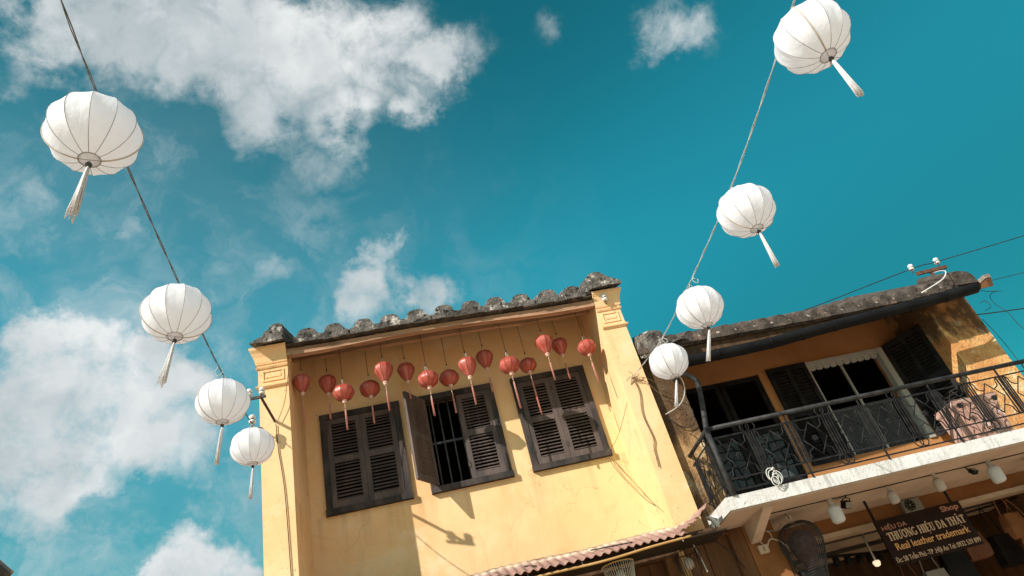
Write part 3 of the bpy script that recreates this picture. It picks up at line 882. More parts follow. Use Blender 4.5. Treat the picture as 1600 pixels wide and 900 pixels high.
# shop front beneath: umber band, trim, jamb walls, interior
YS = 8.4
MB().box(3.5, 7.66, YS, YS + .2, 3.067, 3.234).build('lintel', 'umber_plaster', B)
MB().box(3.6, 7.66, YS - .03, YS + .2, 3.013, 3.067).build('moulding', 'cream_trim', B)
for xa, xb in ((2.83, 3.075), (3.085, 3.24), (3.25, 3.60)):
    MB().box(xa, xb, YP + random.uniform(0, .008), YP + .25, 0, 3.234).build('shop_pier_board', 'plank_brown' if xa < 3.2 else 'umber_plaster', B)
MB().box(3.05, 3.11, YP - .03, YP, 0, 3.20).build('door_post', 'plank_brown', B)
MB().box(3.60, 3.66, YP + .02, YS + .2, 0, 3.01).build('door_jamb', 'dark_wood', B)
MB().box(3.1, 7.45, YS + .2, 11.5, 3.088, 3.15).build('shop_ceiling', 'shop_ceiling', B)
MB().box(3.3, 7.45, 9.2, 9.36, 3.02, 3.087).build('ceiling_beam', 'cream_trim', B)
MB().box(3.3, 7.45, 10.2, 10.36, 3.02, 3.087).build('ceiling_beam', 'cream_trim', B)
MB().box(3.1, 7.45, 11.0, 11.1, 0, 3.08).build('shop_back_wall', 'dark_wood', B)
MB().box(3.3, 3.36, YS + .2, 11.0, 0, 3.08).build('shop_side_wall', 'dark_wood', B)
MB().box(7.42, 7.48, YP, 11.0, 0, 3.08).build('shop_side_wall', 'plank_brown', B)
# roof: eave mortar, barrel tiles, gutter
def rz(x): return 5.345 + (.02 * ((x - 5) / 2.4) if x > 5 else .012 * (5 - x)) + (.055 if x > 6.4 else 0) * min(1, (x - 6.4) / 1)
def rs(x): return .495 + .062 * max(0, min(1, (x - 4.2) / 3.2))
RY = 7.25
vs = []; fs = []; nx = 16
for i in range(nx + 1):
    x = 2.84 + (7.62 - 2.84) * i / nx
    for dz in (-.03, .045):
        for y in (RY + .03, 9.2):
            vs.append((x, y, rz(x) + dz + (y - RY) * rs(x)))
for i in range(nx):
    a = 4 * i; b = a + 4
    fs += [(a, a + 1, b + 1, b), (a + 2, b + 2, b + 3, a + 3), (a, b, b + 2, a + 2), (a + 1, a + 3, b + 3, b + 1)]
fs += [(0, 2, 3, 1), (4 * nx, 4 * nx + 1, 4 * nx + 3, 4 * nx + 2)]
roofR = MB().add(vs, fs).build('roof', 'old_tile', B)
MB().add([(2.84, 9.2, 6.35), (7.62, 9.2, 6.55), (7.62, 12.3, 5.6), (2.84, 12.3, 5.6), (2.84, 9.2, 6.42), (7.62, 9.2, 6.62), (7.62, 12.3, 5.66), (2.84, 12.3, 5.66)],
    [(0, 1, 2, 3), (4, 7, 6, 5), (0, 4, 5, 1), (2, 6, 7, 3), (0, 3, 7, 4), (1, 5, 6, 2)]).build('back_slope', 'old_tile', roofR)
for i in range(17):
    cx = 3.177 + .248 * i + random.uniform(-.012, .012); z0 = rz(cx); s = rs(cx)
    rr = random.uniform(.078, .09); poly = [(cx - rr, z0 + .03), (cx + rr, z0 + .03)]
    for k in range(11):
        a = math.pi * k / 10
        poly.append((cx + rr * math.cos(a), z0 + .085 + .085 * math.sin(a)))
    ys = [0, .02]
    for q in range(8): ys += [.24 * q + .22, .24 * q + .225]
    path = []
    for q, y in enumerate(ys):
        lift = .016 * (((y + .02) % .24) / .24)
        path.append((random.uniform(-.003, .003), RY + y, y * s - lift))
    MB().sweep(poly, path).rough(.003, 12).build('barrel_tile', 'old_tile', roofR)
    MB().box(cx - .124, cx + .1235, RY - .012 + random.uniform(-.005, .005), RY + .3, z0 + .004, z0 + .058).rough(.003, 10).build('pan_tile', 'old_tile', roofR)
    q = random.uniform(.7, 1.25)
    MB().lathe([(.012 * q, .0), (.038 * q, .004), (.044 * q, .03), (.03 * q, .065), (.012 * q, .08)], 8, (cx + .124 + random.uniform(-.012, .012), RY + .05, z0 + .03)).rough(.014, 16).build('mortar_dab', 'pale_mortar', roofR)
# lump of mortar and loose tiles at the left end, square block at the right end
m = MB(); m.sweep([(2.86, 5.30), (3.05, 5.33), (3.12, 5.42), (3.08, 5.60), (2.97, 5.64), (2.87, 5.60), (2.84, 5.45)], [(0, RY - .02 + .07 * k, .03 * k) for k in range(8)])
m.rough(.03, 8).rough(.012, 22).build('mortar_lump', 'mortar', roofR)
m = MB(); m.sweep([(2.98, 5.335), (3.30, 5.40), (3.33, 5.43), (3.0, 5.375)], [(0, RY - .10 + .06 * k, .02 * k) for k in range(6)])
m.rough(.012, 9).build('loose_tile', 'mortar', roofR)
m = MB(); m.box(7.20, 7.50, RY - .03, RY + .5, 5.42, 5.60)
m2 = MB(); m2.sweep([(7.20, 5.43), (7.52, 5.43), (7.52, 5.54), (7.47, 5.615), (7.36, 5.645), (7.25, 5.635), (7.20, 5.58)], [(0, RY - .03 + .08 * k, .045 * k) for k in range(8)])
m2.rough(.008, 9).build('verge_block', 'old_tile', roofR)
m2 = MB(); m2.bar((7.60, RY - .10, 5.35), (7.56, 8.2, 5.82), .07, .11)
m2.build('barge_board', 'plank_brown', roofR)
MB().box(7.555, 7.645, RY - .12, RY + .0, 5.41, 5.465).rough(.008, 12).build('verge_end', 'pale_mortar', roofR)
m = MB(); m.add([(3.05, RY + .06, 5.15), (7.5, RY + .06, 5.37), (7.5, RY + .10, 5.37), (3.05, RY + .10, 5.15), (3.05, RY + .06, 5.34), (7.5, RY + .06, 5.44), (7.5, RY + .10, 5.44), (3.05, RY + .10, 5.34)],
    [(3, 2, 1, 0), (4, 5, 6, 7), (0, 1, 5, 4), (1, 2, 6, 5), (2, 3, 7, 6), (3, 0, 4, 7)])
m.build('fascia', 'dark_wood', B)
m = MB(); m.add([(3.0, RY + .1, 5.25), (7.5, RY + .1, 5.40), (7.5, 8.55, 6.05), (3.0, 8.55, 5.90), (3.0, RY + .1, 5.27), (7.5, RY + .1, 5.42), (7.5, 8.55, 6.07), (3.0, 8.55, 5.92)],
    [(0, 1, 2, 3), (4, 7, 6, 5), (0, 4, 5, 1), (2, 6, 7, 3), (0, 3, 7, 4), (1, 5, 6, 2)])
m.build('eave_boards', 'dark_wood', B)
gp = [(3.12, 7.15, 5.075), (3.6, 7.15, 5.085), (4.3, 7.15, 5.10), (5.2, 7.15, 5.165), (6.3, 7.15, 5.225), (7.34, 7.15, 5.30)]
gut = MB().tube(spline(gp, 5), .068, 10).build('gutter', 'gutter_plastic', B)
for p in (gp[1], gp[2], (4.75, 7.15, 5.133), gp[3], (5.75, 7.15, 5.195), gp[4], (6.85, 7.15, 5.26)):
    MB().tube([(p[0] - .012, p[1], p[2]), (p[0] + .012, p[1], p[2])], .073, 10).build('gutter_clip', 'gutter_plastic', gut)
MB().tube(spline([(3.10, 7.16, 5.02), (3.13, 7.18, 4.93), (3.20, 7.19, 4.87), (3.225, 7.17, 4.78), (3.12, 7.06, 4.45), (3.02, 6.99, 4.15)], 6), .030, 8).build('downpipe', 'grey_iron', B)

# wrought iron railing
RL = MB().tube([(3.0, YB, 4.13), (7.4, YB, 4.13)], .026, 10).build('balcony_railing', 'grey_iron', B)
MB().tube([(3.0, YB, 4.13), (3.0, YP, 4.13)], .024, 10).build('side_handrail', 'grey_iron', RL)
MB().tube([(3.0, YB, 3.385), (3.0, YB, 4.13)], .030, 10).build('corner_post', 'grey_iron', RL)
for z in (4.015, 3.55, 3.43):
    MB().box(3.0, 7.4, YB - .006, YB + .006, z - .007, z + .007).build('rail', 'wrought_iron', RL)
    MB().box(2.994, 3.006, YB, YP, z - .0065, z + .0065).build('rail', 'wrought_iron', RL)
bt = .0068
RINGM = MB().ring((0, 0, 0), .050, .0065, 16, 'Y', 5).mesh('ring', 'wrought_iron')
BARM = MB().box(-.006, .006, -.006, .006, 3.55, 4.015).mesh('baluster', 'wrought_iron')
POSTM = MB().box(-.008, .008, -.0075, .0075, 3.38, 4.12).mesh('upright', 'wrought_iron')
dm_ = MB()
D4 = [(0, .188), (.14, 0), (0, -.188), (-.14, 0)]
for i in range(4):
    a, b = D4[i], D4[(i + 1) % 4]
    dm_.tube([(a[0], 0, a[1]), (b[0], 0, b[1])], bt, 5)
DIAM = dm_.mesh('diamond', 'wrought_iron')
fl = MB()
for k in range(6):
    a = k * math.pi / 3
    fl.lathe([(.002, -.012), (.014, -.007), (.016, 0), (.014, .007), (.002, .012)], 6, (.022 * math.cos(a), 0, .022 * math.sin(a)))
fl.lathe([(.002, -.016), (.012, -.01), (.013, .01), (.002, .016)], 6)
FLOW = fl.mesh('rosette', 'wrought_iron')
def scroll_mesh(sx, sz):
    p = [(-.226, .24), (-.150, .205), (-.132, .135), (-.068, .10)]
    return MB().tube(spline([(x * sx, 0, z * sz) for x, z in p], 5), bt, 5).mesh('scroll', 'wrought_iron')
SCR = [scroll_mesh(a, b) for a in (1, -1) for b in (1, -1)]
PER = .4525
def put(name, me, loc, rzz=0):
    o = link(name, me, RL, Vector(loc)); o.rotation_euler = (0, 0, rzz)
    return o
def railing_run(p0, d, cols, rzz, first_even=True):
    for k in range(cols):
        c = Vector(p0) + d * (PER * k)
        even = (k % 2 == 0) == first_even
        if even:
            for s in (-.035, .035):
                q = c + d * s
                for z in (4.068, 3.49): put('ring', RINGM, (q.x, q.y + (.004 if s > 0 else -.004), z), rzz)
            offs = (-.045, -.015, .018, .048)
        else:
            offs = (-.052, -.018, .030, .056); put('upright', POSTM, (c.x, c.y, 0), rzz)
        for s in offs:
            q = c + d * s; put('baluster', BARM, (q.x, q.y, 0), rzz)
        e = c + d * (PER / 2)
        if k < cols - 1 or cols > 4:
            put('diamond', DIAM, (e.x, e.y, 3.783), rzz); put('rosette', FLOW, (e.x, e.y, 3.783), rzz)
            for s in SCR: put('scroll', s, (e.x, e.y, 3.783), rzz)
e0 = Vector((3.455 - PER / 2, YB, 3.783))
put('diamond', DIAM, e0); put('rosette', FLOW, e0)
for s in SCR: put('scroll', s, e0)
railing_run((3.455, YB, 0), Vector((1, 0, 0)), 9, 0)
railing_run((3.0, YB + .17, 0), Vector((0, 1, 0)), 2, R(90))

# things on and around the balcony house
m = MB()
m.loft(6.03, 6.50, 7.10, 7.45, [(3.386, 0, 0, 0), (3.46, .0, .0, 0), (3.80, .03, .03, .02), (3.83, .05, .05, .04), (3.89, .05, .05, .04), (3.90, .03, .03, .02)])
pl = thing('planter', 'chipped pink box planter behind the balcony railing', 'planter', (6.2, 7.3, 3.385))
m.rough(.006, 10).build('tub', 'planter', pl)
for k in range(7):
    x = 6.045 + k * .064
    MB().box(x, x + .04, 7.07, 7.105, 3.47, 3.80).rough(.004, 12).build('flute', 'planter', pl)

co = MB()
for k in range(5):
    a = random.uniform(-.5, .5); rr = random.uniform(.05, .075)
    pts = []
    for j in range(14):
        t = 2 * math.pi * j / 14
        pts.append((3.49 + .05 * a + rr * .75 * math.cos(t), 6.925 - .006 * k, 3.50 - .02 * k + rr * math.sin(t)))
    co.tube(pts, .006, 5, closed=True)
co.tube([(3.49, 6.92, 3.545), (3.505, 6.91, 3.56), (3.52, 6.92, 3.545)], .012, 6)
tag(co.build('cable_coil', 'pale_cord'), 'white cable coiled and tied to the foot of the balcony railing', 'cable')

def insulator(name, loc, label, s=1.0, tilt=(0, 0, 0)):
    o = thing(name, label, 'insulator', loc, 'porcelain insulators')
    o.rotation_euler = tilt
    MB().lathe([(.012 * s, .0), (.034 * s, .0), (.040 * s, .012 * s), (.036 * s, .028 * s), (.026 * s, .034 * s), (.026 * s, .044 * s), (.038 * s, .052 * s), (.038 * s, .078 * s), (.028 * s, .092 * s), (.006 * s, .096 * s)], 14).build('body', 'porcelain', o, (0, 0, 0))
    MB().tube([(0, 0, -.055 * s), (0, 0, .002)], .008 * s, 6).build('pin', 'dark_iron', o, (0, 0, 0))
    MB().ring((0, 0, .039 * s), .028 * s, .005 * s, 12, 'Z').build('tie_wire', 'thin_wire', o, (0, 0, 0))
    return o
# rack on the roof of the balcony house
tr = thing('insulator_rack', 'rusty T shaped iron rack standing on the balcony house roof', 'rack', (7.76, 8.0, 5.9))
MB().bar((7.76, 8.0, 5.85), (7.73, 8.0, 6.145), .03, .03).build('stem', 'rust', tr)
MB().bar((7.50, 8.0, 6.16), (8.02, 8.0, 6.185), .035, .05).build('crossbar', 'rust', tr)
insulator('insulator', (7.47, 8.0, 6.24), 'white insulator on the left end of the roof rack', 1.0, (0, R(14), 0))
insulator('insulator', (7.93, 8.0, 6.27), 'white insulator on the right end of the roof rack', 1.0, (0, R(6), 0))
tag(MB().tube(spline([(7.73, 7.95, 6.10), (7.46, 7.55, 5.88), (7.18, 7.22, 5.66), (6.95, 7.12, 5.50), (6.55, 7.10, 5.36)]), .008, 6).build('white_cable', 'porcelain'), 'white cable lying down the roof tiles from the insulator rack', 'cable')
def wire(name, pts, r, mat, label, cat='wire', n=8):
    return tag(MB().tube(spline(pts, n), r, 5).build(name, mat), label, cat)
wire('power_line', [(3.2, 8.6, 5.86), (5.4, 8.3, 6.02), (7.45, 8.0, 6.255), (8.0, 7.98, 6.30), (10.2, 7.9, 6.50), (16, 7.7, 7.1)], .007, 'thin_wire', 'thin black power line running along behind the balcony house roof to the right')
wire('power_line', [(7.55, 7.5, 5.55), (8.6, 7.6, 5.63), (14, 8.0, 6.1)], .005, 'thin_wire', 'fine black wire leaving the roof corner of the balcony house, uppermost of two')
wire('power_line', [(7.66, 8.2, 5.50), (9.0, 8.6, 5.57), (15, 10, 6.0)], .009, 'thin_wire', 'thick black wire leaving the side of the stained right pier')
wire('loose_wire', [(7.62, 7.4, 5.50), (7.66, 7.4, 5.38), (7.82, 7.4, 5.33), (7.92, 7.4, 5.32)], .004, 'thin_wire', 'curled loose wire end near the roof corner, pointing right')
wire('loose_wire', [(7.86, 7.4, 5.34), (7.72, 7.4, 5.28), (7.70, 7.4, 5.15), (7.78, 7.4, 5.0), (7.80, 7.4, 4.80), (7.84, 7.4, 4.70)], .004, 'thin_wire', 'dangling loose wire hanging below the roof corner over the sky')
wire('loose_wire', [(7.50, 7.4, 5.20), (7.60, 7.4, 5.22), (7.62, 7.4, 5.12), (7.50, 7.4, 5.08)], .004, 'thin_wire', 'small loop of loose wire beside the barge board')
wire('loose_wire', [(7.66, 7.68, 5.10), (7.70, 7.66, 4.6), (7.69, 7.66, 3.6)], .004, 'thin_wire', 'thin wire running down the outer edge of the stained right pier')

# ---------------------------------------------------------------- sign
YG = 7.92
S = thing('hanging_sign', 'dark brown hanging shop sign with orange and cream lettering', 'sign', (5.43, YG, 2.489))
def gx(u): return 4.873 + 1.118 * u          # along the board, 0 to 1
def gz(v): return 2.489 + .505 * v           # up the board, 0 to 1
MB().box(gx(0), gx(1), YG - .012, YG + .012, gz(0), gz(1)).build('board', 'sign_board', S)
for x1 in (4.893, 5.905):
    MB().box(x1 - .013, x1 + .013, YG - .008, YG + .008, 2.97, 3.237).build('hanger', 'black_door', S)
def text_part(name, s, x0, x1, zb, hgt, mat, bold=.0, wide=True):
    cu = bpy.data.curves.new(name, 'FONT')
    cu.body = s; cu.size = 1; cu.offset = bold; cu.extrude = .01; cu.resolution_u = 3
    tmp = bpy.data.objects.new('tmp', cu); COL.objects.link(tmp)
    dg = bpy.context.evaluated_depsgraph_get(); dg.update()
    me = bpy.data.meshes.new_from_object(tmp.evaluated_get(dg))
    bpy.data.objects.remove(tmp)
    xs = [v.co.x for v in me.vertices]
    ax, bx = min(xs), max(xs)
    # cap height of the built-in face is close to 0.69 of its size
    kx = (x1 - x0) / (bx - ax); kz = hgt / .69
    for v in me.vertices:
        v.co = Vector((x0 + (v.co.x - ax) * kx, YG - .0145 - v.co.z * .2, zb + v.co.y * kz))
    me.materials.clear(); me.materials.append(M[mat])
    o = link(name, me, S); o['kind'] = 'stuff'
    return o
text_part('lettering', 'HIỆU DA', gx(.043), gx(.325), gz(.755), .048, 'sign_pink', .004)
text_part('lettering', 'Shop', gx(.758), gx(.964), gz(.84), .059, 'sign_pink', .022)
text_part('lettering', 'Real leather trademark', gx(.09), gx(.937), gz(.298), .075, 'sign_orange', .010)
text_part('lettering', 'Đc: 58 Trần Phú -TP .Hội An Tel: 0932 539 899', gx(.02), gx(.989), gz(.056), .052, 'sign_pale', .008)
# the serif line, letter by letter: strokes as (points, width) in a unit cell
TK, TN = .20, .075
def seg(*p, w=TK): return (p, w)
def serif(x, z, hw=.20): return (((x - hw, z), (x + hw, z)), .07)
def arc(cx, cz, rx, rz_, a0, a1, w, n=10):
    return (tuple((cx + rx * math.cos(R(a0 + (a1 - a0) * k / n)), cz + rz_ * math.sin(R(a0 + (a1 - a0) * k / n))) for k in range(n + 1)), w)
b_, t_ = .035, .965
G = {
 'T': (.72, [seg((.36, b_), (.36, t_)), serif(.36, b_), (((.02, t_), (.70, t_)), TN), (((.03, t_), (.03, .76)), TN), (((.69, t_), (.69, .76)), TN)]),
 'H': (.86, [seg((.17, b_), (.17, t_)), seg((.69, b_), (.69, t_)), serif(.17, b_, .17), serif(.17, t_, .17), serif(.69, b_, .17), serif(.69, t_, .17), (((.17, .5), (.69, .5)), TN)]),
 'I': (.40, [seg((.20, b_), (.20, t_)), serif(.20, b_), serif(.20, t_)]),
 'N': (.86, [(((.15, b_), (.15, t_)), TN), (((.73, b_), (.73, t_)), TN), seg((.13, t_), (.73, .04)), serif(.15, b_, .15), serif(.13, t_, .14), serif(.73, t_, .15)]),
 'D': (.80, [seg((.17, b_), (.17, t_)), arc(.28, .5, .44, .455, 90, -90, .14, 12), (((.02, t_), (.30, t_)), .07), (((.02, b_), (.30, b_)), .07)]),
 'A': (.82, [(((.12, b_), (.40, t_)), TN), seg((.40, t_), (.68, b_)), (((.22, .34), (.60, .34)), TN), serif(.12, b_, .13), serif(.68, b_, .15)]),
 'E': (.70, [seg((.17, b_), (.17, t_)), serif(.14, b_, .13), serif(.14, t_, .13), (((.2, t_), (.62, t_)), .07), (((.2, .5), (.48, .5)), .07), (((.2, b_), (.64, b_)), .07), (((.62, t_), (.62, .78)), .06), (((.64, b_), (.64, .24)), .06)]),
 'U': (.86, [(((.17, .30), (.17, t_)), TK), arc(.42, .30, .25, .27, 180, 360, .12, 10), (((.67, .30), (.67, t_)), TN), serif(.17, t_, .17), serif(.67, t_, .14)]),
 'O': (.86, [arc(.42, .5, .32, .44, 0, 360, .15, 20)]),
 'G': (.86, [arc(.43, .5, .33, .44, 45, 330, .15, 16), seg((.70, .08), (.70, .42), w=.15), serif(.68, .42, .15)]),
}
HORN = [arc(.80, 1.02, .10, .13, -100, 40, .08, 6)]
CIRC = [(((.22, 1.10), (.38, 1.26), (.54, 1.10)), .08)]
DOT = [(((.33, -.22), (.43, -.22)), .11)]
LINE = [('T', ''), ('H', ''), ('U', 'h'), ('O', 'h'), ('N', ''), ('G', ''), None, ('H', ''), ('I', ''), ('E', 'cd'), ('U', ''), None, ('D', ''), ('A', ''), None, ('T', ''), ('H', ''), ('A', 'cd'), ('T', '')]
tot = sum((G[l[0]][0] + .05) if l else .34 for l in LINE)
X0, X1, ZB, HG = gx(.06), gx(.957), gz(.515), .090
kx = (X1 - X0) / tot; cur = X0
tm = None
def flat_stroke(pts, wd, ox):
    p = [Vector((ox + x * kx, 0, ZB + z * HG)) for x, z in pts]
    for i in range(len(p) - 1):
        a, b = p[i], p[i + 1]
        d = b - a
        horiz = abs(d.x) > abs(d.z) * 2
        n_ = Vector((-d.z, 0, d.x)).normalized() * (wd / 2) * (HG if horiz else kx * 1.05)
        y0, y1 = YG - .0185 - .0003 * (i % 3), YG - .011
        q = [a - n_, b - n_, b + n_, a + n_]
        tm.prism([(v.x, v.z) for v in q], y0 - random.uniform(0, .0012), y1)
for l in LINE:
    if l is None: cur += .34 * kx; continue
    wd, st = G[l[0]]
    ex = []; tm = MB()
    if 'h' in l[1]: ex += HORN
    if 'c' in l[1]: ex += CIRC
    if 'd' in l[1]: ex += DOT
    for pts, ww in list(st) + ex: flat_stroke(pts, ww, cur)
    cur += (wd + .05) * kx
    tm.build('letter', 'sign_pale', S)

# ---------------------------------------------------------------- lamps, boxes and cables under the balcony
MB_SOF = 3.236
def bulb(loc, mat, s, label):
    o = thing('led_bulb', label, 'light bulb', loc, 'bulbs hanging under the balcony')
    MB().lathe([(.010 * s, -.175 * s), (.045 * s, -.172 * s), (.064 * s, -.158 * s), (.071 * s, -.140 * s), (.074 * s, -.06 * s), (.073 * s, -.022 * s), (.062 * s, -.006 * s), (.040 * s, .002 * s), (.034 * s, .03 * s)], 20).build('globe', mat, o, (0, 0, 0))
    MB().lathe([(.034 * s, .03 * s), (.034 * s, .042 * s), (.03 * s, .044 * s), (.03 * s, .075 * s), (.022 * s, .09 * s), (.008 * s, .1 * s)], 14).build('cap', 'bulb_collar', o, (0, 0, 0))
    MB().tube([(0, 0, .095 * s), (.01, 0, MB_SOF - loc[2])], .005, 5).build('flex', 'thin_wire', o, (0, 0, 0))
bulb((4.20, 7.4, 3.147), 'bulb_plastic', 1.02, 'large white bulb under the balcony, left of the sign hangers')
bulb((4.916, 7.4, 3.153), 'bulb_plastic_aged', .74, 'small yellowed bulb in front of the wall vent')
bulb((5.508, 7.4, 3.168), 'bulb_plastic_aged', .76, 'small yellowed bulb above the right end of the sign')
bulb((6.218, 7.4, 3.153), 'bulb_plastic', 1.02, 'large white bulb under the balcony, nearest the right edge')
wire('flex_cable', [(3.45, 7.40, 3.228), (4.2, 7.41, 3.231), (4.92, 7.41, 3.229), (5.51, 7.41, 3.231), (6.22, 7.41, 3.229), (7.3, 7.41, 3.23)], .006, 'thin_wire', 'dark cable along the underside of the balcony feeding the bulbs', 'cable')
vt = thing('exhaust_vent', 'square grey extractor vent with a round grille above the sign', 'vent', (5.72, YS - .02, 3.07))
MB().loft(5.60, 5.86, YS - .05, YS - .001, [(3.072, -.01, -.01, -.01), (3.08, 0, 0, 0), (3.222, 0, 0, 0), (3.23, -.01, -.01, -.01)]).build('plate', 'vent_grey', vt)
m = MB()
for k in range(3): m.ring((5.70, YS - .053, 3.152), .020 + .022 * k, .005, 18, 'Y')
m.build('grille', 'black_door', vt)
for k in range(8):
    a = k * math.pi / 4
    MB().bar((5.70 + .016 * math.cos(a), YS - .053, 3.152 + .016 * math.sin(a)), (5.70 + .062 * math.cos(a), YS - .053, 3.152 + .062 * math.sin(a)), .008, .012).build('fan_blade', 'black_door', vt)
jb = thing('junction_box', 'cream plastic junction box on the brown wall beside the corbel', 'junction box', (3.385, YP, 2.95))
MB().loft(3.33, 3.44, YP - .035, YP + .005, [(2.905, -.004, -.004, -.004), (2.91, 0, 0, 0), (2.99, 0, 0, 0), (2.995, -.004, -.004, -.004)]).build('lid', 'cream_trim', jb)
MB().tube([(3.385, YP - .036, 2.93), (3.385, YP - .037, 2.97)], .004, 5).build('screw_strip', 'thin_wire', jb)
wire('looped_cable', [(3.44, YP - .02, 2.97), (3.50, YP - .03, 3.03), (3.60, YP - .02, 2.99), (3.64, YP - .02, 2.93)], .010, 'cream_trim', 'cream cable arching from the junction box to the shop door', 'cable')
wire('looped_cable', [(3.40, YP - .02, 2.995), (3.37, YP - .03, 3.08), (3.42, YP - .04, 3.14), (3.52, YP - .03, 3.10), (3.53, YP - .02, 3.02)], .007, 'cream_trim', 'cream cable looped above the junction box', 'cable')
wire('looped_cable', [(3.35, YP - .04, 3.15), (3.50, YP - .04, 3.12), (3.62, YP - .04, 3.10), (3.68, YP - .06, 3.16)], .006, 'vent_grey', 'grey cable strung across the brown wall to the black basket lamp', 'cable')
wire('conduit', [(2.86, YP - .03, 3.19), (3.02, YP - .03, 3.20), (3.06, YP - .03, 3.18), (3.07, YP - .03, 3.12), (3.07, YP - .035, 2.2)], .014, 'plank_brown', 'brown conduit bending down the wall under the balcony corner', 'conduit', 4)
wire('loose_wire', [(2.80, 7.55, 3.21), (2.93, 7.6, 3.06), (3.02, 7.62, 2.95), (3.08, 7.62, 2.80)], .006, 'thin_wire', 'dark wire slanting over the brown boards under the balcony corner')
def spot(loc, label, s=1, tilt=30):
    o = thing('spotlight', label, 'spotlight', loc); o.rotation_euler = (R(tilt), 0, R(20))
    MB().box(-.05 * s, .05 * s, -.03 * s, .03 * s, -.10 * s, -.02 * s).build('housing', 'black_door', o, (0, 0, 0))
    MB().box(-.042 * s, .042 * s, -.036 * s, -.031 * s, -.092 * s, -.028 * s).build('lens', 'vent_grey', o, (0, 0, 0))
    m = MB(); m.tube([(-.056 * s, 0, -.06 * s), (-.056 * s, 0, .0), (0, 0, .012 * s), (.056 * s, 0, 0), (.056 * s, 0, -.06 * s)], .006 * s, 5); m.tube([(0, 0, .01 * s), (0, 0, .06 * s)], .008 * s, 6)
    m.build('yoke', 'black_door', o, (0, 0, 0))
spot((4.40, 7.42, 3.20), 'small black floodlight under the balcony beside the left sign hanger', 1)
spot((5.98, 7.44, 3.20), 'black clamp floodlight beside the rightmost large bulb', .8, -40)

# black wire basket lamp
bk = thing('basket_lamp', 'large black wire mesh basket lamp hanging left of the sign', 'lamp', (3.79, 7.6, 2.46))
prof = [(.03, 3.125), (.11, 3.115), (.168, 3.083), (.212, 3.03), (.230, 2.96), (.226, 2.885), (.205, 2.80), (.172, 2.71), (.14, 2.62), (.115, 2.545), (.104, 2.49)]
m = MB()
for k in range(44):
    a = 2 * math.pi * k / 44
    m.tube([(3.79 + r * math.cos(a + .25 * i / 10), 7.6 + r * math.sin(a + .25 * i / 10), z) for i, (r, z) in enumerate(prof)], .003, 4)
m.build('vertical_wires', 'mesh_black', bk)
for i in range(26):
    z = 3.12 - .024 * i
    for (r0, z0), (r1, z1) in zip(prof, prof[1:]):
        if z1 <= z <= z0:
            r = r0 + (r1 - r0) * (z0 - z) / (z0 - z1); break
    MB().ring((3.79, 7.6, z), r, .0022, 28, 'Z', 4).build('hoop', 'mesh_black', bk)
MB().lathe([(.02, 3.04), (.10, 3.01), (.14, 2.94), (.14, 2.86), (.11, 2.77), (.065, 2.66), (.02, 2.63)], 16, (3.79, 7.6, 0)).build('liner', 'mesh_pink', bk)
MB().tube(spline([(3.79, 7.6, 3.12), (3.785, 7.6, 3.16), (3.765, 7.61, 3.20), (3.76, 7.62, 3.236)]), .006, 5).build('flex', 'thin_wire', bk)
m = MB()
for k in range(7):
    a = k * .9
    m.tube([(3.79, 7.6, 3.12), (3.775 + .025 * math.cos(a), 7.6 + .025 * math.sin(a), 3.17), (3.77 + .03 * math.cos(a), 7.6 + .03 * math.sin(a), 3.215)], .005, 4)
m.build('raffia_tie', 'rattan', bk)

# pale rattan drum lamp and a clear one under the awning
def drum(loc, r0, r1, h, mat, label, n=40, hoop='bamboo'):
    o = thing('drum_lamp', label, 'lamp', loc)
    m = MB()
    for k in range(n):
        a = 2 * math.pi * k / n
        m.tube([(r1 * math.cos(a), r1 * math.sin(a), 0), (r0 * math.cos(a), r0 * math.sin(a), -h)], .0032, 4)
    m.build('strand_cage', mat, o, (0, 0, 0))
    MB().ring((0, 0, 0), r1, .007, 28, 'Z').build('top_hoop', hoop, o, (0, 0, 0))
    MB().ring((0, 0, -h), r0, .007, 28, 'Z').build('bottom_hoop', hoop, o, (0, 0, 0))
    MB().lathe([(.01, -.05), (.035, -.06), (.05, -.10), (.045, -.15), (.01, -.17)], 12).build('bulb', 'bulb_plastic_aged', o, (0, 0, 0))
    MB().tube([(0, 0, -.05), (0, 0, .06)], .004, 5).build('flex', 'thin_wire', o, (0, 0, 0))
drum((1.70, 7.35, 3.085), .10, .165, .34, 'rattan', 'pale rattan drum lamp hanging under the pink awning')
drum((2.42, 7.35, 3.04), .10, .15, .30, 'dark_wood', 'dim grey drum lamp in the shade beside the brown boards', 26, 'dark_wood')
tag(MB().tube(spline([(2.52, 7.3, 3.09), (2.54, 7.3, 2.98), (2.56, 7.3, 2.80)]), .006, 5).build('white_cable', 'pale_cord'), 'thin white cable hanging beside the dim drum lamp', 'cable')

# shop interior: lamp track, lamps and leather bags
tk = thing('lamp_track', 'black lamp track on the shop ceiling behind the sign', 'lamp track', (5.3, 9.3, 2.9))
MB().bar((4.55, 8.70, 2.87), (6.2, 10.1, 2.95), .03, .03).build('rail', 'black_door', tk)
for k in range(5):
    p = Vector((4.75, 8.88, 2.86)).lerp(Vector((5.9, 9.85, 2.92)), k / 4)
    MB().lathe([(.02, .02), (.04, .0), (.045, -.08), (.03, -.10)], 10, p).build('lamp_head', 'black_door', tk)
lt = thing('lit_lamp', 'small glowing shop lamp at the lower left of the sign', 'lamp', (5.25, 8.9, 2.70))
MB().lathe([(.01, -.05), (.035, -.04), (.048, 0), (.038, .02), (.012, .025)], 14).build('globe', 'lit_bulb', lt, (0, 0, 0))
MB().tube([(0, 0, .02), (0, 0, .385)], .012, 6).build('stem', 'bulb_collar', lt, (0, 0, 0))
MB().tube([(5.9, 8.85, 2.96), (7.42, 8.75, 3.0)], .012, 6).build('hanging_rail', 'black_door', B)
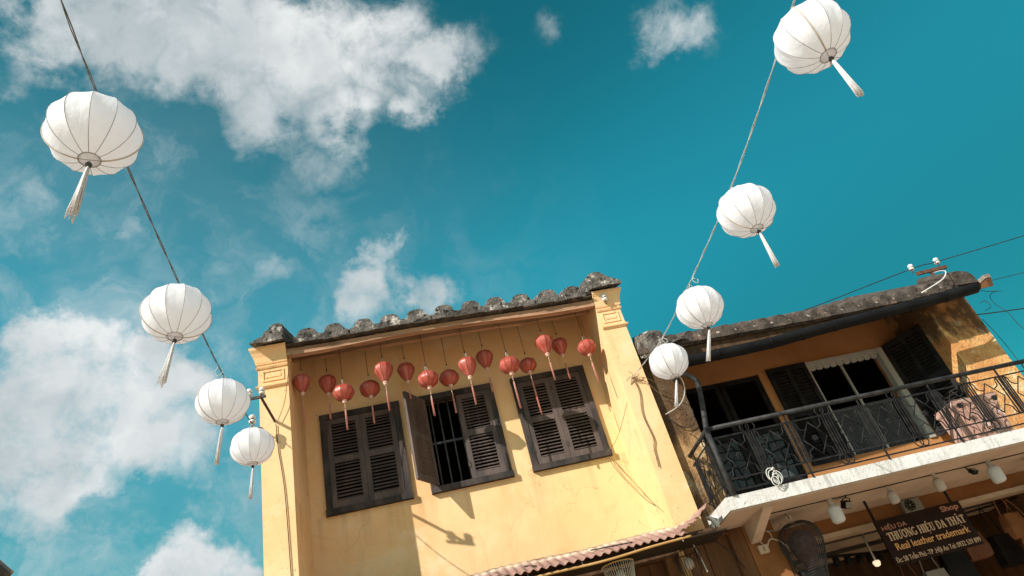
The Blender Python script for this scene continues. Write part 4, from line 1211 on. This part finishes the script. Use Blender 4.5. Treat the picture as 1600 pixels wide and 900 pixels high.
def bag(x, y, z, wd, h, mat, label, rz_=0):
    o = thing('leather_bag', label, 'bag', (x, y, z), 'leather bags hanging in the shop', rz_)
    m = MB(); m.loft(-wd / 2, wd / 2, -.05, .05, [(0, -.02, -.02, -.01), (.02, .01, .01, .02), (h * .45, .015, .015, .03), (h * .9, -.02, -.02, 0), (h, -.04, -.04, -.03)])
    m.rough(.008, 9).build('body', mat, o, (0, 0, 0))
    fl_ = MB(); fl_.loft(-wd / 2 + .005, wd / 2 - .005, -.085, -.06, [(h * .42, -.02, -.02, 0), (h * .5, .0, .0, 0), (h * .96, -.01, -.01, -.02)])
    fl_.build('flap', mat, o, (0, 0, 0))
    for s in (-1, 1):
        MB().tube(spline([(s * wd * .4, 0, h * .9), (s * wd * .25, 0, h + .2), (0, 0, h + .36)], 6), .008, 5).build('strap', mat, o, (0, 0, 0))
mats = ['leather_tan', 'leather_black', 'leather_brown', 'leather_tan', 'leather_black', 'leather_grey']
bl = [(5.52, 2.10, .26, .30, 'leather_grey', 'grey leather bag hanging just below the sign'),
      (5.86, 2.20, .30, .34, 'leather_black', 'black leather bag right of the bottom of the sign'),
      (6.20, 2.38, .28, .30, 'leather_brown', 'dark brown leather bag in the middle of the hanging row'),
      (6.52, 2.22, .30, .36, 'leather_black', 'big black leather bag beside the dark brown one'),
      (6.80, 2.48, .26, .30, 'leather_tan', 'tan leather bag hanging high on the right'),
      (7.06, 2.26, .26, .34, 'leather_tan', 'tan leather bag nearest the right edge of the shop'),
      (5.22, 2.06, .24, .26, 'leather_brown', 'brown leather bag half hidden behind the bottom of the sign')]
for x, z, wd, h, mt, lb in bl:
    bag(min(x * 1.05, 7.26), 8.78 + random.uniform(-.05, .05), 1.6 + (z - 1.6) * 1.06, wd * 1.06, h * 1.06, mt, lb, random.uniform(-.3, .3))

# ---------------------------------------------------------------- bracket on the left pier and the wires on the piers
bt_ = thing('wall_bracket', 'dark iron angle bracket with porcelain insulators on the left pier', 'bracket', (-1.66, 7.6, 5.58))
MB().bar((-1.685, 7.61, 5.575), (-1.695, 7.0, 5.595), .018, .034).build('arm', 'dark_iron', bt_)
MB().bar((-1.87, 7.06, 5.62), (-1.64, 7.0, 5.585), .02, .03).build('crosspiece', 'dark_iron', bt_)
MB().tube(spline([(-1.80, 7.61, 5.45), (-1.80, 7.45, 5.44), (-1.885, 7.40, 5.43), (-1.89, 7.40, 5.47)], 4), .009, 6).build('hook', 'dark_iron', bt_)
insulator('insulator', (-1.825, 7.05, 5.655), 'grey white insulator on the outer end of the left pier bracket', .85)
insulator('insulator', (-1.68, 7.01, 5.625), 'insulator where the iron arm meets the left pier bracket crosspiece', .85)
insulator('insulator', (-1.89, 7.40, 5.50), 'lower insulator of the left pier, just above the farthest left lantern', 1.0)
insulator('insulator', (2.64, 7.52, 6.36), 'single insulator under the cap of the right pier', 1.05)
wire('thin_cable', [(-1.67, 7.585, 5.52), (-1.655, 7.588, 5.2), (-1.605, 7.588, 4.67), (-1.58, 7.588, 3.77), (-1.56, 7.588, 3.0)], .005, 'thin_wire', 'thin dark cable running down the front of the left pier', 'cable')
wire('thin_cable', [(-1.64, 7.57, 5.56), (-1.55, 7.56, 5.80), (-1.50, 7.57, 6.15), (-1.44, 7.56, 6.45)], .004, 'brown_wire', 'slack wire rising from the left bracket to the eave', 'cable')
K = Vector((2.637, 7.575, 5.212))
kn = MB()
for k in range(9):
    a = random.uniform(0, 6.28); b = random.uniform(-.5, 1)
    kn.tube(spline([K, K + Vector((.04 * math.cos(a), -.02, .04 * math.sin(a))), K + Vector((.10 * math.cos(a + .5), -.015, .09 * math.sin(a + .5)))], 5), .003, 4)
tag(kn.build('wire_knot', 'brown_wire'), 'tangled knot of wires fixed to the front of the right pier', 'wires')
wire('thin_cable', [K, (2.66, 7.585, 5.0), (2.60, 7.585, 4.72), (2.62, 7.585, 4.40), (2.585, 7.585, 4.28), (2.56, 7.585, 4.05)], .006, 'brown_wire', 'brown cable hanging down the right pier from the wire knot', 'cable')
wire('thin_cable', [K, (2.78, 7.56, 5.10), (2.95, 7.6, 4.86), (3.05, 7.62, 4.80)], .004, 'brown_wire', 'slack wire from the knot toward the balcony house, lower of two', 'cable')
wire('thin_cable', [K, (2.80, 7.56, 5.16), (2.98, 7.62, 5.02)], .0035, 'brown_wire', 'slack wire from the knot toward the balcony house, upper of two', 'cable')
wire('thin_cable', [K, (2.50, 7.7, 4.95), (2.36, 8.1, 4.7), (2.25, 8.47, 4.65)], .003, 'brown_wire', 'fine wire from the knot down to the sill of the right window', 'cable')
wire('thin_cable', [(2.25, 8.455, 4.62), (2.33, 8.45, 4.35), (2.48, 8.3, 3.95), (2.49, 8.0, 3.75)], .004, 'brown_wire', 'drooping wire below the right window sill, left of the pair', 'cable')
wire('thin_cable', [(2.27, 8.455, 4.62), (2.42, 8.45, 4.30), (2.485, 8.1, 3.85), (2.50, 7.8, 3.6)], .0035, 'brown_wire', 'drooping wire below the right window sill, right of the pair', 'cable')
wire('flex_loop', [(2.84, 6.70, 4.72), (2.87, 6.72, 4.63), (2.86, 6.78, 4.52), (2.82, 6.95, 4.47), (2.84, 7.5, 4.62)], .007, 'pale_cord', 'white flex looping below the farthest lantern of the right string', 'cable')
wire('thin_cable', [(2.92, 7.66, 4.62), (3.05, 7.66, 4.48), (3.2, 7.66, 4.50), (3.24, 7.66, 4.68)], .006, 'thin_wire', 'dark wire sagging across the stained plaster beside the right pier', 'cable')

# =================================================================== lanterns
def gore_mesh(prof, ribs, sub, sag, name, mat):
    """cloth stretched over ribs: rib lines stand out, cloth between them is flatter"""
    n = ribs * sub; vs = []; fs = []
    rmax = max(r for r, z in prof)
    for r, z in prof:
        for k in range(n):
            a = 2 * math.pi * k / n
            t = (k % sub) / sub
            # chord of the polygon, a touch slacker than flat
            ch = math.cos(math.pi / ribs) / math.cos((t - .5) * 2 * math.pi / ribs)
            ch = 1 + (ch - 1) * sag
            rr = r * ch
            vs.append((rr * math.cos(a), rr * math.sin(a), z))
    for i in range(len(prof) - 1):
        for k in range(n):
            l = (k + 1) % n
            fs.append((i * n + k, i * n + l, (i + 1) * n + l, (i + 1) * n + k))
    m = MB(); m.v = vs; m.f = fs; m.s = [True] * len(fs)
    me = m.mesh(name, mat)
    # crease along each rib
    sharp = set(k for k in range(n) if k % sub == 0)
    at = me.attributes.new('sharp_edge', 'BOOLEAN', 'EDGE')
    for e in me.edges:
        a, b = e.vertices
        if a % n in sharp and b % n == a % n: at.data[e.index].value = True
    return me
def tassel_mesh(length, r0, r1, n, name, mat, fray):
    m = MB()
    for k in range(n):
        a = random.uniform(0, 6.28); q = math.sqrt(random.random())
        e = length * random.uniform(1 - fray, 1)
        pts = [(r0 * .5 * q * math.cos(a), r0 * .5 * q * math.sin(a), 0), (r0 * q * math.cos(a), r0 * q * math.sin(a), -.12 * length),
               ((r0 + r1) / 2 * q * math.cos(a + .2), (r0 + r1) / 2 * q * math.sin(a + .2), -.55 * length), (r1 * q * math.cos(a + .4), r1 * q * math.sin(a + .4), -e)]
        m.tube(pts, [.0028, .0036, .0036, .0026], 4)
    return m.mesh(name, mat)

RW, BH = .220, .190
wprof = []
for i in range(17):
    a = R(-78 + 156 * i / 16)
    wprof.append((RW * math.cos(a) ** .95, BH * math.sin(a) / math.sin(R(78))))
WSHADE = gore_mesh(wprof, 12, 6, 1.5, 'shade', 'white_silk')
def rib_mesh(w_, mat, name):
    m = MB(); m.tube([(r + .0006, 0, z) for r, z in wprof], w_, 5)
    return m.mesh(name, mat)
WRIB = rib_mesh(.0015, 'rib_wire', 'rib'); WSEAM = rib_mesh(.0046, 'seam', 'seam')
rb = wprof[0][0]
WRING = MB().ring((0, 0, -BH), rb, .0024, 24, 'Z').tube([(-rb, 0, -BH), (rb, 0, -BH)], .0014, 5).mesh('bottom_ring', 'rib_wire')
WRING2 = MB().ring((0, 0, BH), rb, .0036, 24, 'Z').tube([(-rb, 0, BH), (rb, 0, BH)], .0022, 5).mesh('top_ring', 'rib_wire')
WDISC = MB().lathe([(rb * .99, -BH - .001), (rb * .99, -BH + .001)], 24).mesh('bottom_disc', 'white_silk')
WLOOP = MB().tube(spline([(-rb * .8, 0, BH), (-.012, 0, BH + .055), (0, 0, BH + .075), (.012, 0, BH + .055), (rb * .8, 0, BH)], 5), .0035, 5).mesh('hanging_loop', 'pale_cord')
WBEAD = MB().lathe([(.004, -.0165), (.012, -.012), (.0165, 0), (.012, .012), (.004, .0165)], 12).mesh('bead', 'black_bead')
WTAS = [tassel_mesh(.33, .010, .030, 42, 'tassel', 'tassel_white', .22), tassel_mesh(.33, .011, .020, 34, 'tassel', 'tassel_white', .08)]
WL = [  # x, y, z, tassel sway x, sway y, cloth turn, tassel kind, label
 (-1.368, 2.444, 4.665, -.05, .02, .35, 0, 'largest white lantern on the left string, nearest the viewer with a frayed tassel'),
 (-1.478, 3.930, 4.583, -.055, .0, .55, 0, 'second white lantern down the left string, its tassel over the big cloud'),
 (-1.633, 5.454, 4.726, -.04, .0, .8, 1, 'third white lantern down the left string, just left of the pier bracket'),
 (-1.775, 6.936, 4.980, -.036, .0, .1, 1, 'smallest white lantern on the left string, hanging against the left pier'),
 (2.636, 2.407, 4.689, -.02, .0, .9, 1, 'white lantern at the top of the right string, cut by the upper edge'),
 (2.689, 3.899, 4.644, -.024, .0, .2, 1, 'second white lantern down the right string against open blue sky'),
 (2.690, 5.264, 4.675, -.14, .0, .6, 1, 'third white lantern down the right string, its tassel over the black gutter'),
 (2.788, 6.672, 4.888, -.13, .0, 1.0, 1, 'smallest white lantern on the right string, at the end of the tiled eave'),
]
tops = []
for x, y, z, sx, sy, turn, tk_, lb in WL:
    o = thing('white_lantern', lb, 'lantern', (x, y, z), 'white lanterns strung across the street')
    o.rotation_euler = (R(random.uniform(-3, 3)), R(random.uniform(-3, 3)), turn)
    sh = link('shade', WSHADE, o, (0, 0, 0))
    for k in range(12):
        rbo = link('rib' if k % 6 else 'seam', WRIB if k % 6 else WSEAM, sh, (0, 0, 0)); rbo.rotation_euler = (0, 0, k * math.pi / 6)
    link('bottom_ring', WRING, o, (0, 0, 0)); link('bottom_disc', WDISC, o, (0, 0, .002)); link('top_ring', WRING2, o, (0, 0, 0))
    lp = link('hanging_loop', WLOOP, o, (0, 0, 0)); lp.rotation_euler = (0, 0, random.uniform(0, 3))
    link('bead', WBEAD, o, (0, 0, -BH - .035))
    ti = MB().tube([(0, 0, -BH), (0, 0, -BH - .02)], .002, 4).build('tassel_cord', 'rib_wire', o, (0, 0, 0))
    ta = link('tassel', WTAS[tk_], o, (0, 0, -BH - .05))
    d = Matrix.Rotation(-turn, 3, 'Z') @ Vector((sx, sy, -.33)).normalized()
    ta.rotation_mode = 'QUATERNION'; ta.rotation_quaternion = Vector((0, 0, -1)).rotation_difference(d)
    tops.append(Vector((x, y, z + BH + .078)))
def light_string(pts, label, seg_mat):
    m = MB()
    path = spline(pts, 14)
    m.tube([p + Vector((.004 * math.sin(i * 1.1), 0, .004 * math.cos(i * 1.1))) for i, p in enumerate(path)], .0036, 5)
    m.tube([p + Vector((-.005 * math.sin(i * 1.1), 0, -.005 * math.cos(i * 1.1))) for i, p in enumerate(path)], .0030, 5)
    o = m.build('light_string', seg_mat); tag(o, label, 'string')
    for p in tops:
        pass
    return o
TL, TR_ = tops[:4], tops[4:]
light_string([(-1.05, -1.0, 5.5), (-1.22, 1.0, 5.09)] + TL + [(-1.87, 7.36, 5.50), (-1.89, 7.38, 5.535)], 'twisted dark cord carrying the white lanterns on the left', 'cord')
light_string([(2.50, -1.0, 5.5), (2.58, 1.0, 5.10)] + TR_ + [K], 'twisted pale cord carrying the white lanterns on the right', 'pale_cord')
for p, q, lb in ((TL[1], TL[2], 'slack white flex loop on the left cord just above the third lantern'), (TR_[1], TR_[2], 'slack white flex loop on the right cord above the third lantern'),
                 (TR_[2], TR_[3], 'slack white flex loop on the right cord above the smallest lantern')):
    c_ = q.lerp(p, .12)
    sp = MB().tube(spline([c_, c_ + Vector((-.03, 0, -.06)), c_ + Vector((.0, 0, -.10)), c_ + Vector((.03, .02, -.05)), c_ + Vector((.01, .06, .004))], 5), .0032, 4)
    tag(sp.build('flex_loop', 'pale_cord'), lb, 'cable')

# red lanterns under the eave
def red_parts(kind):
    if kind == 'R':
        prof = [(.030, -.098), (.062, -.088), (.098, -.060), (.122, -.022), (.126, .015), (.112, .055), (.085, .082), (.050, .096), (.034, .100)]
        zb, zt = -.098, .100
    else:
        prof = [(.024, -.135), (.045, -.105), (.074, -.060), (.100, -.012), (.115, .035), (.112, .072), (.092, .102), (.064, .118), (.036, .122)]
        zb, zt = -.135, .122
    sh = gore_mesh(prof, 10, 4, 1.0, 'shade', 'red_silk')
    rib = MB().tube([(r + .001, 0, z) for r, z in prof], .0018, 4).mesh('rib', 'dark_iron')
    cap = MB().lathe([(.010, zb - .040), (.018, zb - .036), (.024, zb - .022), (.020, zb - .016), (.030, zb - .012), (.030, zb + .004), (.02, zb + .008)], 14).mesh('bottom_cap', 'turned_wood')
    top = MB().lathe([(.036, zt - .006), (.036, zt + .010), (.012, zt + .012)], 14).mesh('top_cap', 'dark_wood')
    hook = MB().tube(spline([(-.022, 0, zt), (-.020, 0, zt + .06), (0, 0, zt + .085), (.020, 0, zt + .06), (.022, 0, zt)], 5), .003, 5).mesh('wire_handle', 'pale_cord')
    return sh, rib, cap, top, hook, zb, zt
RP = {k: red_parts(k) for k in 'RT'}
RTAS = tassel_mesh(1, .35, .45, 16, 'tassel', 'tassel_red', .05)
def red_tassel(length):
    m = MB(); n = 16
    for k in range(n):
        a = 2 * math.pi * k / n * 3; q = .35 + .65 * ((k * 7) % n) / n
        m.tube([(.004 * q * math.cos(a), .004 * q * math.sin(a), 0), (.010 * q * math.cos(a), .010 * q * math.sin(a), -.02), (.011 * q * math.cos(a), .011 * q * math.sin(a), -length * random.uniform(.93, 1))], .0028, 4)
    return m.mesh('tassel', 'tassel_red')
RED = [('T',-1.389,7.84,6.138,0.217,-0.511), ('T',-1.116,8.12,6.220,0.225,-0.504), ('R',-0.893,7.84,5.901,0.264,-0.513), ('R',-0.589,8.12,6.039,0.266,-0.499), ('T',-0.368,7.84,6.084,0.245,-0.552), ('T',-0.093,8.12,6.182,0.229,-0.340), ('R',0.165,7.84,5.865,0.268,-0.517), ('R',0.445,8.12,5.977,0.262,-0.512), ('T',0.691,7.84,5.931,0.239,-0.541), ('T',0.965,8.12,6.152,0.233,-0.493), ('R',1.222,7.84,5.845,0.273,-0.626), ('R',1.509,8.12,5.944,0.240,-0.735), ('T',1.747,7.84,6.047,0.237,-0.538), ('T',2.007,8.12,6.132,0.219,-0.506), ('R',2.284,7.84,5.891,0.254,-0.538)]
RLAB = ['red teardrop lantern nearest the left pier, half in shade', 'shaded red teardrop lantern, second from the left pier', 'sunlit round red lantern over the left window, first of the round ones',
 'shaded round red lantern over the right half of the left window', 'sunlit red teardrop lantern left of the open shutter', 'shaded red teardrop lantern above the open shutter',
 'sunlit round red lantern above the barred middle window', 'shaded round red lantern over the middle window bars', 'sunlit red teardrop lantern over the closed leaf of the middle window',
 'shaded red teardrop lantern above the right end of the middle window', 'sunlit round red lantern between the middle and right windows', 'shaded round red lantern at the left corner of the right window',
 'sunlit red teardrop lantern over the right window', 'shaded red teardrop lantern over the right window', 'sunlit round red lantern nearest the right pier']
for (kd, x, y, z, dia, te), lb in zip(RED, RLAB):
    s = dia / (.252 if kd == 'R' else .230)
    sh, rib, cap, top, hook, zb, zt = RP[kd]
    o = thing('red_lantern', lb, 'lantern', (x, y, z), 'red silk lanterns under the eave', random.uniform(0, 3))
    so = link('shade', sh, o, (0, 0, 0)); so.scale = (s, s, s)
    for k in range(10):
        r_ = link('rib', rib, so, (0, 0, 0)); r_.rotation_euler = (0, 0, k * math.pi / 5)
    for nm, me in (('bottom_cap', cap), ('top_cap', top), ('wire_handle', hook)):
        q = link(nm, me, o, (0, 0, 0)); q.scale = (s, s, s)
    z0 = (zb - .04) * s
    L = -te + z0
    MB().tube([(0, 0, z0), (0, 0, z0 - .10)], .003, 5).lathe([(.003, z0 - .065), (.009, z0 - .058), (.003, z0 - .05)], 8).lathe([(.003, z0 - .105), (.011, z0 - .097), (.004, z0 - .088)], 8).build('tassel_cord', 'turned_wood', o, (0, 0, 0))
    ta = link('tassel', red_tassel(max(.12, L - .10)), o, (0, 0, z0 - .10))
    yb = 7.60 if y < 8 else 8.0
    htop = eave_z(x) + (.12 if y < 8 else .25)
    MB().tube([(0, 0, (zt + .08) * s), (.0, 0, htop - z)], .0035, 5).lathe([(.003, (zt + .08) * s), (.008, (zt + .09) * s), (.008, (zt + .11) * s), (.003, (zt + .12) * s)], 6).build('hanging_cord', 'thin_wire', o, (0, 0, 0))

# =================================================================== neighbour roof at the lower left
NR = thing('neighbour_house', 'dark roof corner of a low house at the lower left', 'house', (-6.5, 8.0, 0))
MB().add([(-4.36, 5.0, 4.33), (-4.36, 7.58, 4.33), (-8, 7.58, 7.97), (-8, 5.0, 7.97), (-4.33, 5.0, 4.42), (-4.33, 7.58, 4.42), (-8, 7.58, 8.09), (-8, 5.0, 8.09)],
    [(0, 1, 2, 3), (4, 7, 6, 5), (0, 4, 5, 1), (2, 6, 7, 3), (0, 3, 7, 4), (1, 5, 6, 2)]).build('roof', 'dark_roof', NR)
MB().bar((-4.33, 7.575, 4.43), (-8, 7.575, 8.10), .05, .03).build('verge_strip', 'vent_grey', NR)
MB().box(-8, -4.9, 5.2, 7.4, 0, 4.5).build('wall', 'umber_plaster', NR)
